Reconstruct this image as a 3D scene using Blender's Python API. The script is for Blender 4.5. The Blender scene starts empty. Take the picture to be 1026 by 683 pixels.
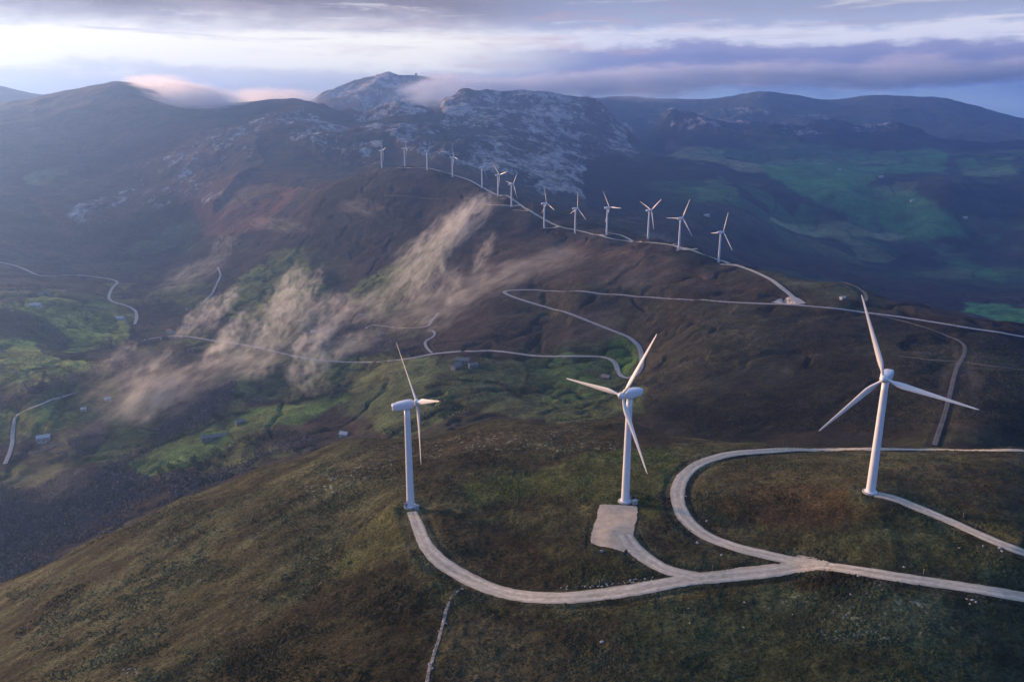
import bpy, math, random
import numpy as np
from mathutils import Matrix, Vector
random.seed(7); rng = np.random.default_rng(7)
R_ = math.radians
sc = bpy.context.scene; COL = sc.collection

# ------------------------------------------------------------------ camera (origin of the world is the drone)
PITCH, FPX, CU, CV = R_(16.1), 798.0, 513.0, 341.5
cam_d = bpy.data.cameras.new('camera'); cam = bpy.data.objects.new('camera', cam_d); COL.objects.link(cam)
cam_d.sensor_width = 36; cam_d.lens = 28.0; cam_d.clip_start = 1; cam_d.clip_end = 60000
cam.rotation_euler = (math.pi/2 - PITCH, 0, 0); sc.camera = cam
CP, SP = math.cos(PITCH), math.sin(PITCH)

def azsl(u, v):                         # photo pixel -> azimuth and tangent of depression
    a, b = u - CU, v - CV
    fy, dn = FPX*CP - b*SP, FPX*SP + b*CP
    h = np.hypot(a, fy)
    return np.arctan2(a, fy), dn/h
def proj(x, y, z):
    fw = y*CP - z*SP; up = y*SP + z*CP
    fw = np.where(fw < 1, 1, fw)
    return CU + FPX*x/fw, CV - FPX*up/fw

# ------------------------------------------------------------------ noise
def _h(ix, iy, s):
    n = ((ix.astype(np.int64)*374761393 + iy.astype(np.int64)*668265263 + s*1442695041) & 0xffffffff).astype(np.uint32)
    n = (n ^ (n >> np.uint32(13)))*np.uint32(1274126177)
    n = (n ^ (n >> np.uint32(15)))*np.uint32(2246822519)
    return ((n ^ (n >> np.uint32(16))) & np.uint32(0xffffff)).astype(np.float32)*np.float32(1/0xffffff)
def vn(x, y, s=0):
    ix, iy = np.floor(x), np.floor(y); fx, fy = (x-ix).astype(np.float32), (y-iy).astype(np.float32)
    fx = fx*fx*fx*(fx*(fx*6-15)+10); fy = fy*fy*fy*(fy*(fy*6-15)+10)
    a, b, c, d = _h(ix, iy, s), _h(ix+1, iy, s), _h(ix, iy+1, s), _h(ix+1, iy+1, s)
    return ((a*(1-fx)+b*fx)*(1-fy) + (c*(1-fx)+d*fx)*fy)*2-1
def fbm(x, y, lam, o=4, s=0, g=.5):
    t = 0; a = 1; w = 0
    c, q = math.cos(.6), math.sin(.6)
    for k in range(o):
        t = t + a*vn(x/lam, y/lam, s+k*17); w += a; a *= g; lam *= .5
        x, y = c*x-q*y+31.7, q*x+c*y-12.3
    return t/w*1.6
def ridged(x, y, lam, o=4, s=0):
    t = 0; a = 1; w = 0
    c, q = math.cos(.6), math.sin(.6)
    for k in range(o):
        t = t + a*(1-2*np.abs(vn(x/lam, y/lam, s+k*13))); w += a; a *= .5; lam *= .5
        x, y = c*x-q*y+31.7, q*x+c*y-12.3
    return t/w
def sst(a, b, x):
    t = np.clip((x-a)/(b-a), 0, 1); return t*t*(3-2*t)

# ------------------------------------------------------------------ terrain control points (where each bit of land lies)
CT = []
def P(u, v, r=None, z=None):
    az, s = azsl(u, v)
    if r is None: r = -z/s
    CT.append((az, math.log(r), -s*r)); return az, r, -s*r
def H(u, v, r, z):                      # land hidden behind a crest: azimuth of (u,v), own distance and height
    az, s = azsl(u, v); CT.append((az, math.log(r), z))
def crest(u, v, r, back=1.35, drop=90):
    az, r, z = P(u, v, r); CT.append((az, math.log(r*back), z-drop))
TB = dict(A=(382.6,167.8,2160),B=(405.7,165.8,2110),C=(428.1,170.7,2030),D=(453.5,178.3,1965),E=(483,186.5,1855),F=(498.9,199.3,1746),
 G=(512.4,210,1655),H=(545.2,228.4,1506),I=(576.1,233.8,1449),J=(607.9,232.5,1380),K=(649.4,235.3,1292),L=(680.1,249.6,1188),M=(719.9,264.1,1172),
 T1=(411.5,507,309),T2=(626.3,503.3,294),T3=(872.2,492.3,304))
for k, t in TB.items(): P(*t)
# spur in front
for u, v, z in [(0,683,-182),(130,683,-168),(260,683,-160),(513,683,-152),(760,683,-149),(1026,683,-146),(100,620,-183),(260,600,-170),
  (420,590,-157),(600,595,-151),(800,566,-147),(1026,600,-142),(200,560,-184),(0,640,-200),(340,520,-175),(500,540,-159),(740,545,-148),
  (700,470,-155),(950,530,-139),(1026,555,-136)]: P(u, v, z=z)
for u, v, r in [(0,583,440),(90,540,445),(180,500,447),(260,468,455),(345,440,468),(500,418,480),(620,420,462),(700,440,430),(760,444,420),(870,447,430),(1026,450,454)]: P(u, v, r)
for u, v, r, z in [(0,583,600,-335),(90,540,600,-325),(180,500,600,-306),(260,468,620,-296),(345,440,620,-283),(500,418,590,-254),(620,420,600,-254),
  (700,440,560,-240),(760,440,540,-233),(870,447,540,-218),(1026,450,560,-212)]: H(u, v, r, z)
# valley, bowl and pass
for u, v, z in [(0,560,-405),(60,520,-405),(60,470,-400),(150,480,-388),(240,440,-365),(300,410,-352),(345,437,-342),(40,440,-400),(12,430,-402),
  (100,430,-398),(150,420,-398)]: P(u, v, z=z)
for u, v, r in [(440,400,800),(560,400,760),(640,400,700),(700,420,640),(700,380,720),(800,425,620),(900,430,590),(1000,420,600),(900,370,710),(1000,375,700),
  (800,370,730),(960,345,780),(640,345,930),(617,372,860),(540,357,930),(470,352,970),(400,361,1000),(440,375,900),(360,363,1080),(300,360,1180),(320,390,1010),
  (240,345,1350),(180,337,1480),(145,341,1500),(60,340,1550),(60,380,1250),(30,400,1200),(130,370,1280),(200,380,1150),(130,310,1800),(60,300,1800),(0,300,1750),(0,350,1450),
  (510,292,1180),(580,293,1080),(700,301,960),(795,305,900),(900,317,880),(1026,337,850),(600,330,980),(560,312,1060),(430,327,1170),(370,324,1300),
  (440,290,1350),(500,262,1380),(570,250,1380),(640,258,1200),(430,250,1600),(480,230,1560),(300,250,1900),(340,265,1750),(250,275,1850),(210,290,1850),
  (370,290,1520),(300,300,1600),(250,310,1650),(0,262,2300),(110,280,2150),(180,250,2450),(60,240,2600),(380,220,1850),(430,205,1850),(340,210,2000),(300,225,2050),(260,235,2150),
  (345,180,2150),(320,195,2120),(720,290,1010),(766,277.5,1010),(751,270.5,1075),(735,265.5,1135),(784,290,950),(690,265,1130)]: P(u, v, r)
_tb = sorted((t for k, t in TB.items() if k[0] != 'T'), key=lambda t: t[0])
for u, v in [(700,253),(665,245),(630,242),(590,234),(560,227.5),(530,211),(508,196),(470,180),(440,171),(418,168.5),(395,168.5)]:
    P(u, v, float(np.interp(u, [t[0] for t in _tb]+[795], [t[2] for t in _tb]+[900]))+ (12 if u < 600 else 0))
H(400,160,2500,-178); H(350,160,2500,-200); H(450,165,2350,-200); H(500,185,2150,-235)
# left mountains
for u, v, r in [(0,180,3100),(60,200,2900),(120,190,3000),(200,200,2750),(240,200,2500),(150,150,3300),(60,140,3600),(0,140,3600),(220,150,3150),(270,175,2700),(300,150,2950),
  (210,122,3500),(180,170,3050),(110,165,3300),(240,125,3450),(300,115,3400),(330,145,3050)]: P(u, v, r)
for u, v, r in [(-60,117,4200),(0,111,4200),(60,98,4200),(95,92,4100),(125,91,4000),(160,98,4000),(190,105,4000),(215,104,3950),(260,99,3800),(300,97,3700),(325,105,3650),(350,120,3600)]: crest(u, v, r)
for u, v, r in [(390,107,3650),(370,112,3650),(430,112,3900),(350,140,3100),(400,135,3050),(450,145,2900),(400,120,3350),(500,162,2650),(470,120,3650),
  (540,190,2450),(560,205,2300),(530,150,3200),(560,170,2850),(600,190,2800),(640,205,2600),(590,158,3500),(600,135,4050),(640,165,3500),(540,118,4000),(500,105,4200),
  (640,228,1900),(600,218,2050),(700,215,2500),(690,240,2000)]: P(u, v, r)
for u, v, r in [(452,99,4300),(462,93,4400),(520,91,4600),(580,95,4700),(605,106,4700),(630,128,4600),(655,150,4400),(400,106,3750),(380,108,3750)]: crest(u, v, r, 1.2, 110)
for u, v, r in [(318,100,5700),(345,88,5700),(372,80,5700),(395,79,5700),(425,77,5700),(440,82,5700),(452,96,5800)]: crest(u, v, r, 1.3, 200)
for u in (330,380,430): H(u, 100, 4600, -60)
for u, v, r in [(-40,80,6600),(0,86,6600),(30,94,6600),(60,97,6600),(100,103,6600)]: crest(u, v, r, 1.3, 250)
# right valley and far hills
for u, v, z in [(760,256,-400),(850,268,-440),(940,290,-445),(1026,300,-440),(900,230,-425),(980,240,-440),(800,225,-400),(1080,260,-440)]: P(u, v, z=z)
for u, v, r, z in [(850,282,1250,-300),(940,305,1200,-310),(1026,322,1150,-320),(760,262,1400,-290),(720,262,1450,-280)]: H(u, v, r, z)
for u, v, r in [(780,272,1060),(850,284,1010),(930,303,960),(1026,322,930),(840,190,3500),(950,190,3500),(1026,180,3900),(700,180,3300),(740,200,2900),(690,150,4300),(760,150,4500),(860,155,4700),
  (960,155,4800),(1026,150,4900),(700,135,4950),(800,138,5000),(1100,200,3500)]: P(u, v, r)
for u, v, r in [(665,114,5400),(700,120,5400),(760,122,5400),(830,124,5400),(900,127,5400),(960,138,5300),(1026,142,5300)]: crest(u, v, r, 1.08, 95)
for u, v, r in [(590,99,6900),(640,97,7000),(690,100,7000),(725,98,7000),(765,92,6900),(800,97,7000),(830,101,7200),(870,96,7200),(915,97,7200),(950,99,7200),(985,108,7200),(1026,119,7200),(1100,124,7200)]: crest(u, v, r, 1.3, 250)
for az in (-58,-80,-120,180,120,80,58):
    for r, z in [(60,-155),(180,-165),(450,-205),(1100,-300),(2500,-300),(4500,-60),(9000,-50)]: CT.append((R_(az), math.log(r), z))
for az in (-34,-15,0,15,34):
    CT.append((R_(az), math.log(16000), -350)); CT.append((R_(az), math.log(60), -150)); CT.append((R_(az), math.log(120), -150))
for az in (0,120,240): CT.append((R_(az), math.log(3), -150))
CT = np.array(CT)
SAZ = 2.2
def emb(az, lr): return np.stack([SAZ*np.sin(az), SAZ*np.cos(az), lr], -1)
XC = emb(CT[:,0], CT[:,1])
def kern(d2): return -np.sqrt(d2 + .0009)
n = len(CT)
K = kern(((XC[:,None]-XC[None])**2).sum(-1)) + 0.003*np.eye(n)
A = np.zeros((n+1, n+1)); A[:n,:n] = K; A[:n,n] = 1; A[n,:n] = 1
W = np.linalg.solve(A, np.append(CT[:,2], 0))
def rbf(az, lr):
    X = emb(az, lr); o = np.empty(len(X))
    for i in range(0, len(X), 20000):
        x = X[i:i+20000]
        d2 = (x**2).sum(1)[:,None] + (XC**2).sum(1)[None] - 2*x@XC.T
        o[i:i+20000] = kern(np.maximum(d2, 0))@W[:n] + W[n]
    return o

# ------------------------------------------------------------------ polar grid
azc = R_(37.5)
AZ = np.concatenate([np.radians(np.arange(-180, -37.6, 2.5)), np.linspace(-azc, azc, 1081), np.radians(np.arange(40, 180, 2.5))])
LR = np.concatenate([np.log([3, 10, 30, 60, 90, 120, 140]), np.arange(math.log(150), math.log(9600), .0042)])
NR, NC = len(LR), len(AZ)
cl = np.linspace(LR[0], LR[-1], 420); ca = np.concatenate([AZ[:57:3], np.linspace(-azc, azc, 330), AZ[-56::3], [math.pi]])
ca = np.unique(ca)
G0, G1 = np.meshgrid(cl, ca, indexing='ij')
Zc = rbf(G1.ravel(), G0.ravel()).reshape(G0.shape)
tmp = np.stack([np.interp(AZ, ca, row) for row in Zc])
fi = np.interp(LR, cl, np.arange(len(cl))); i0 = np.clip(fi.astype(int), 0, len(cl)-2); fr = (fi-i0)[:,None]
Z = tmp[i0]*(1-fr) + tmp[i0+1]*fr
LRg, AZg = np.meshgrid(LR, AZ, indexing='ij')
Rg = np.exp(LRg); Xg = Rg*np.sin(AZg); Yg = Rg*np.cos(AZg)
Ug, Vg = proj(Xg, Yg, Z)

def inpoly(u, v, poly):
    m = np.zeros(u.shape, bool); j = len(poly)-1
    for i in range(len(poly)):
        xi, yi = poly[i]; xj, yj = poly[j]
        if yi != yj:
            m ^= ((yi > v) != (yj > v)) & (u < (xj-xi)*(v-yi)/(yj-yi)+xi)
        j = i
    return m
class Grid:
    def idx(s, x, y):
        az = np.arctan2(x, y); lr = np.log(np.maximum(np.hypot(x, y), 3.01))
        return np.interp(lr, LR, np.arange(NR)), np.interp(az, AZ, np.arange(NC))
    def samp(s, F, x, y):
        a, b = s.idx(np.asarray(x, float), np.asarray(y, float))
        i = np.clip(np.floor(a).astype(int), 0, NR-2); j = np.clip(np.floor(b).astype(int), 0, NC-2)
        f, g = a-i, b-j
        return (F[i,j]*(1-g)+F[i,j+1]*g)*(1-f) + (F[i+1,j]*(1-g)+F[i+1,j+1]*g)*f
G = Grid()
def hit(u, v, rmin=100, rmax=1e9):      # where the line of sight of a photo pixel meets the land
    az, s = azsl(u, v); c = np.interp(az, AZ, np.arange(NC)); j = int(c); g = c-j
    prof = (Z[:,j]*(1-g)+Z[:,j+1]*g)/np.exp(LR) + s
    k = np.where((prof >= 0) & (LR > math.log(rmin)))[0]
    if len(k) == 0: return None
    k = k[0]
    if k > 0 and prof[k-1] < 0: t = -prof[k-1]/(prof[k]-prof[k-1]); lr = LR[k-1]+t*(LR[k]-LR[k-1])
    else: lr = LR[k]
    r = math.exp(lr)
    if r > rmax: return None
    return np.array([r*math.sin(az), r*math.cos(az)])

# medium relief
jit = fbm(Xg, Yg, 300, 4, 5)
mount = sst(2300, 3000, Rg)             # rugged land starts beyond the ridge and the valley
zone_rock = np.zeros(Z.shape)
ZB = Z.copy()
Z += mount*(ridged(Xg, Yg, 900, 6, 3)*24*sst(2600, 4500, Rg)*(1-.65*sst(5700, 6600, Rg)) + fbm(Xg, Yg, 600, 3, 8)*22*sst(3200, 4200, Rg)*(1-sst(6000, 6800, Rg)) + fbm(Xg, Yg, 300, 4, 9)*10)
mid = sst(500, 800, Rg)*(1-sst(2400, 3000, Rg))
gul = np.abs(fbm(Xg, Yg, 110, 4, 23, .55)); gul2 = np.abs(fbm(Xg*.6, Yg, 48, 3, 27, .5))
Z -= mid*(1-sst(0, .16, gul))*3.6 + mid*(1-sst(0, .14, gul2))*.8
Z += mid*(fbm(Xg, Yg, 220, 3, 21)*4.5 + ridged(Xg, Yg, 120, 3, 2)*2.0*sst(700, 1000, Rg))
Z += (1-sst(520, 640, Rg))*fbm(Xg, Yg, 60, 3, 31)*0.9

# ------------------------------------------------------------------ roads
def smooth_path(px, rmin=100, rmax=1e9, step=None, samples=10):
    pts = []
    q = [np.array(p, float) for p in px]
    q = [2*q[0]-q[1]] + q + [2*q[-1]-q[-2]]
    for i in range(1, len(q)-2):
        for k in range(samples):
            t = k/samples
            pts.append(.5*((2*q[i]) + (-q[i-1]+q[i+1])*t + (2*q[i-1]-5*q[i]+4*q[i+1]-q[i+2])*t*t + (-q[i-1]+3*q[i]-3*q[i+1]+q[i+2])*t**3))
    pts.append(q[-2])
    w = [hit(p[0], p[1], rmin, rmax) for p in pts]
    w = [p for p in w if p is not None]
    if rmax > 1400 and rmax < 2400 and rmin > 800:
        rr = np.array([np.hypot(*p) for p in w]); h_ = min(9, len(w)//4)
        rm = np.array([np.median(rr[max(0,i-h_):i+h_+1]) for i in range(len(rr))])
        w = [p*(m/r_) if abs(m-r_) > 25 else p for p, m, r_ in zip(w, rm, rr)]
    ch = [[w[0]]]
    for p in w[1:]:
        d = np.linalg.norm(p-ch[-1][-1]); r = np.linalg.norm(p)
        if d < .25*math.sqrt(r)*.25: continue
        if d > (.06*r+30 if rmin < 850 else .2*r): ch.append([p])
        else: ch[-1].append(p)
    ch.sort(key=len, reverse=True); w = np.array(ch[0])
    for _ in range(6):                   # keep curves gentle on the ground
        w[1:-1] = .25*w[:-2]+.5*w[1:-1]+.25*w[2:]
    d = np.r_[0, np.cumsum(np.linalg.norm(np.diff(w, axis=0), axis=1))]
    st = step or max(1.0, np.linalg.norm(w, axis=1).mean()/250)
    s = np.linspace(0, d[-1], max(4, int(d[-1]/st)))
    return np.stack([np.interp(s, d, w[:,0]), np.interp(s, d, w[:,1])], 1)
ROADS = {}
def road(name, px, w, rmin=100, rmax=1e9, mat='gravel', **k): ROADS.setdefault(name, []).append((smooth_path(px, rmin, rmax, **k), w, mat))
road('gravel_road', [(1060,603),(1026,598),(980,590),(920,581),(870,573),(830,567),(800,563),(770,556),(740,549),(710,538),(690,523),(681,508),(679,492),(685,477),(700,465),(722,457),(750,453),(800,450.5),(870,450),(950,451),(1060,452)], 5.9, 150, 520)
road('gravel_road', [(413,512),(418,525),(426,545),(440,562),(462,576),(490,589),(520,597),(560,599),(600,596),(640,590),(690,581),(730,577),(770,573),(805,567),(830,567)], 6.7, 150, 400)
road('gravel_road', [(626,536),(634,548),(648,560),(668,571),(702,579)], 6.2, 150, 400)
road('turbine_track', [(876,495),(890,498),(910,505),(932,514),(960,526),(995,542),(1026,554),(1060,566)], 5.2, 150, 400)
road('stony_gully', [(464,588),(452,599),(447,612),(444,625),(438,645),(430,670),(427,690)], 1.1, 150, 400, 'rubble')
road('valley_road', [(1060,343),(1026,338),(960,327),(900,317.5),(850,311),(800,306),(750,304),(700,301),(640,297),(580,293),(530,290.5),(508,291.5),(506,294.5),(530,303),(560,311),(585,320),(610,330),(630,338),(640,347),(643,358),(642,367),(637,376),(628,379),(620,374),(617,365),(610,359),(590,357),(540,357),(500,352),(470,352),(440,354),(400,361),(360,363),(320,361),(290,356),(262,349),(240,345),(210,341),(185,337),(160,338),(142,342)], 6.0, 600, 2600, 'asphalt')
road('ridge_road', [(802,305),(790,294),(778,284),(766,277),(750,270),(733,264.5),(715,259),(700,253),(685,248),(660,244),(640,243),(620,241),(600,236),(580,231.5),(560,227),(545,220),(530,211),(515,201),(502,191),(490,185),(470,180),(450,174),(430,169),(410,168.5),(385,169)], 6.5, 860, 2300)
for px in ([(607,233.5),(620,235),(634,242)],[(652,237.5),(665,240),(677,245)],[(683,251),(700,249.5),(712,255)],[(722,265),(735,266),(742,267)],[(514,211),(530,211.5)],[(499,200),(508,199)],[(546,229),(562,228)],[(480,205),(500,206),(524,206.5)]):
    road('turbine_spur', px, 5.5, 860, 1320 if px[0][0] > 640 else 2300)
road('far_lane', [(-15,259),(0,263),(20,268),(42,277),(65,276),(90,277),(117,282),(113,288),(109,297),(112,302),(125,306),(135,311),(137,318),(135,325)], 6.0, 1400, 3000, 'asphalt')
road('farm_lane', [(5,465),(12,447),(13,430),(18,415),(35,407),(55,400),(76,394)], 5.0, 700, 1800, 'asphalt')
road('hamlet_lane', [(202,305),(212,295),(217,285),(221,276),(218,268)], 5.0, 1200, 3000, 'asphalt')
road('terrace_lane', [(366,324),(385,327),(400,329),(415,329),(428,327),(433,321),(440,313)], 4.2, 900, 2000, 'asphalt')
road('terrace_lane', [(429,327),(436,335),(426,343),(428,349),(433,354)], 4.2, 900, 2000, 'asphalt')
road('moor_track', [(878,316),(915,325),(950,337),(965,345),(966,355),(958,370),(953,390),(948,410),(941,432),(936,447)], 3.2, 520, 1000, 'dirt')
road('moor_track', [(900,357),(930,361),(960,363),(1000,368),(1050,375)], 2.6, 520, 1000, 'dirt')
road('moor_track', [(765,262),(800,268),(835,280),(858,288),(868,297),(866,303)], 4.0, 860, 1300, 'dirt')
road('moor_track', [(385,196),(420,198),(460,203)], 4.0, 1500, 2300, 'dirt')

RD = np.full(Z.shape, 1e3)              # metres to the nearest road edge
RZ = Z.copy()
for lst in ROADS.values():
    for path, w, mat in lst:
        if mat in ('rubble',): continue
        zc = G.samp(ZB, path[:,0], path[:,1])*0 + G.samp(Z, path[:,0], path[:,1])
        for _ in range(12): zc[1:-1] = .25*zc[:-2]+.5*zc[1:-1]+.25*zc[2:]
        a, b = G.idx(path[:,0], path[:,1]); r = np.hypot(path[:,0], path[:,1])
        for k in range(len(path)):
            rad = w/2+9
            di = int(rad/(r[k]*.0042))+2; dj = int(rad/(r[k]*.00121))+2
            i, j = int(a[k]), int(b[k])
            sl = (slice(max(0,i-di), i+di+1), slice(max(0,j-dj), j+dj+1))
            d = np.hypot(Xg[sl]-path[k,0], Yg[sl]-path[k,1]) - w/2
            m = d < RD[sl]
            RD[sl] = np.where(m, d, RD[sl]); RZ[sl] = np.where(m, zc[k], RZ[sl])
RD = np.maximum(RD, -1)
# cut and fill: land meets the carriageway, a low ditch on its edge
bl = 1-sst(0.8, 8, RD)
Z = Z*(1-bl) + RZ*bl
near = 1-sst(520, 700, Rg)
padm = inpoly(Ug, Vg, [(596,502),(642,503),(641,522),(640,548),(624,556),(608,552),(586,549),(590,526)]) & (Rg < 400)
Z -= near*.45*np.exp(-((RD-2.2)/1.1)**2)*(1-padm)
# turbine bases are level
TBX = {}
for k, (u, v, r) in TB.items():
    az, s = azsl(u, v); x, y = r*math.sin(az), r*math.cos(az)
    zz = float(G.samp(Z, x, y)); d = np.hypot(Xg-x, Yg-y); q = 1-sst(6, 16, d)
    Z = Z*(1-q)+zz*q; TBX[k] = (x, y, zz)
# fine relief away from the roads
fine = sst(0.2, 5, RD)*(1-padm)
Z += fine*near*(fbm(Xg, Yg, 9, 4, 41)*.32 + np.maximum(0, fbm(Xg, Yg, 2.6, 2, 43))*.28)
Z += fine*mid*fbm(Xg, Yg, 34, 3, 45)*1.4
Z += mount*(fbm(Xg, Yg, 70, 3, 47)*4 )
ROCKZ = [  # limestone outcrops (photo polygons traced on the land)
 [(60,222),(100,190),(150,158),(195,132),(235,125),(255,140),(250,165),(215,185),(190,205),(150,222),(90,240)],
 [(195,150),(245,140),(262,165),(232,185),(205,215),(180,200),(190,170)],
 [(240,118),(300,105),(345,125),(380,140),(380,165),(330,165),(280,140),(245,135)],
 [(345,128),(380,125),(440,120),(452,97),(520,92),(590,96),(625,125),(645,160),(615,165),(580,165),(585,215),(540,205),(480,175),(400,150)],
 [(318,100),(380,78),(445,80),(455,112),(360,118)],
 [(640,112),(720,110),(860,122),(930,135),(900,142),(800,135),(700,130),(645,128)]]
Uj = Ug + fbm(Xg, Yg, 500, 4, 61)*9 ; Vj = Vg + fbm(Xg, Yg, 500, 4, 62)*5
RK = np.zeros(Z.shape)
for p in ROCKZ: RK = np.maximum(RK, inpoly(Uj, Vj, p).astype(float))
RK *= sst(2250, 2500, Rg)
for _ in range(3):
    RK[1:-1] = (RK[:-2]+RK[1:-1]*2+RK[2:])/4; RK[:,1:-1] = (RK[:,:-2]+RK[:,1:-1]*2+RK[:,2:])/4
Z += RK*(ridged(Xg, Yg, 340, 6, 71)*30 + ridged(Xg*1.0, Yg*.5, 90, 4, 73)*8)

# ------------------------------------------------------------------ ground cover colours (surface colours stored on the land, far slopes with haze tones painted in)
def C(r, g, b): return np.array([r, g, b])
heath, olive, green, lush = C(.046,.030,.020), C(.088,.070,.038), C(.062,.082,.030), C(.060,.115,.028)
rust, wood, rock, pale = C(.105,.046,.036), C(.034,.027,.026), C(.33,.31,.31), C(.14,.125,.085)
col = np.empty(Z.shape+(3,)); col[:] = C(.055,.045,.030)
def paint(mask, c, k=1.0):
    global col
    m = (np.clip(mask, 0, 1)*k)[...,None]; col = col*(1-m) + c*m
_NC = {}
def poly(p, ju=3.0, jv=2.0, r0=0, r1=1e9, soft=1, lam=None):
    lam = lam or 40
    if lam not in _NC: _NC[lam] = (fbm(Xg, Yg, lam, 4, 81), fbm(Xg, Yg, lam, 4, 83))
    nu, nv = _NC[lam]
    m = (inpoly(Ug+nu*ju, Vg+nv*jv, p) & (Rg > r0) & (Rg < r1)).astype(float)
    for _ in range(soft):
        m[1:-1] = (m[:-2]+m[1:-1]*2+m[2:])/4; m[:,1:-1] = (m[:,:-2]+m[:,1:-1]*2+m[:,2:])/4
    return m
# base by zones
fgm = 1-sst(500, 640, Rg)
p0, p1 = hit(110,640), hit(330,500)
sd = (p1-p0)/np.linalg.norm(p1-p0)
sx = Xg*sd[0]+Yg*sd[1]; sy = -Xg*sd[1]+Yg*sd[0]
streak = fbm(sx/5, sy, 7, 4, 91)
patch = fbm(Xg, Yg, 55, 5, 93, .6)
fine1 = fbm(Xg, Yg, 5, 3, 95)
paint(fgm, C(.052,.043,.027))
paint(fgm*sst(-.15, .45, patch+.35*fine1), olive, .75)
paint(fgm*sst(.0, .6, -patch+.4*fine1), heath, .85)
paint(fgm*sst(.3, .75, fine1+.3*patch), C(.12,.10,.055), .35)
leftm = poly([(-80,560),(160,480),(345,425),(470,410),(430,470),(380,520),(330,570),(230,640),(200,720),(-80,720)], 30, 20, 100, 560, 3)
paint(leftm, C(.066,.056,.034), .6)
paint(leftm*sst(.05, .55, streak), C(.105,.092,.058), .5); paint(leftm*sst(.05, .5, -streak), C(.036,.028,.018), .65)
for p, c, k in [
  ([(180,720),(235,640),(330,575),(410,560),(440,610),(420,720)], C(.034,.024,.014), .75),
  ([(440,720),(450,620),(520,615),(640,625),(660,720)], C(.075,.058,.046), .6),
  ([(640,720),(620,610),(760,590),(870,585),(1060,610),(1060,720)], C(.050,.056,.034), .75),
  ([(760,605),(820,590),(960,600),(1000,640),(900,650),(800,640)], C(.075,.078,.066), .35),
  ([(460,480),(520,470),(640,440),(690,455),(675,490),(650,520),(560,500),(480,505)], C(.085,.088,.032), .65),
  ([(430,520),(445,500),(470,520),(550,545),(560,590),(500,585),(450,565)], C(.045,.030,.020), .7),
  ([(690,480),(720,462),(860,455),(1060,458),(1060,520),(940,505),(880,500),(800,520),(740,530),(705,515)], C(.078,.060,.035), .6),
  ([(720,500),(760,480),(850,490),(860,520),(800,530),(740,520)], C(.062,.036,.022), .8),
  ([(880,470),(950,462),(1060,470),(1060,495),(950,490)], C(.055,.036,.024), .6),
  ([(820,545),(900,510),(960,540),(1060,570),(1060,595),(900,568)], C(.058,.060,.032), .6),
  ([(380,520),(410,510),(415,545),(360,565),(330,570)], C(.088,.082,.034), .5),
  ([(440,470),(380,480),(330,475),(400,440),(560,415),(700,420),(690,440),(560,450)], C(.058,.040,.028), .6)]:
    paint(poly(p, 12, 8, 100, 520, 3, 30), c, k)
edge = fgm*np.exp(-((RD-1.6)/1.0)**2); paint(edge, C(.020,.018,.016), .65)
paint(fgm*sst(7, 1.5, RD)*sst(-.2, .4, fine1), C(.16,.145,.13), .25)
# stone lines on the spur
stones = fbm(Xg, Yg, 1.6, 2, 97)
for p in ([(330,500),(250,515),(300,480),(370,455),(440,450),(440,462),(380,475)],[(440,455),(500,443),(620,440),(620,448),(520,455)],[(400,450),(450,436),(600,425),(600,436),(500,446)],
          [(780,600),(800,588),(950,600),(960,640),(820,640)]):
    paint(poly(p, 8, 4, 100, 520, 2, 30)*sst(.72, 1.0, stones), C(.27,.25,.24), .6)
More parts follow.
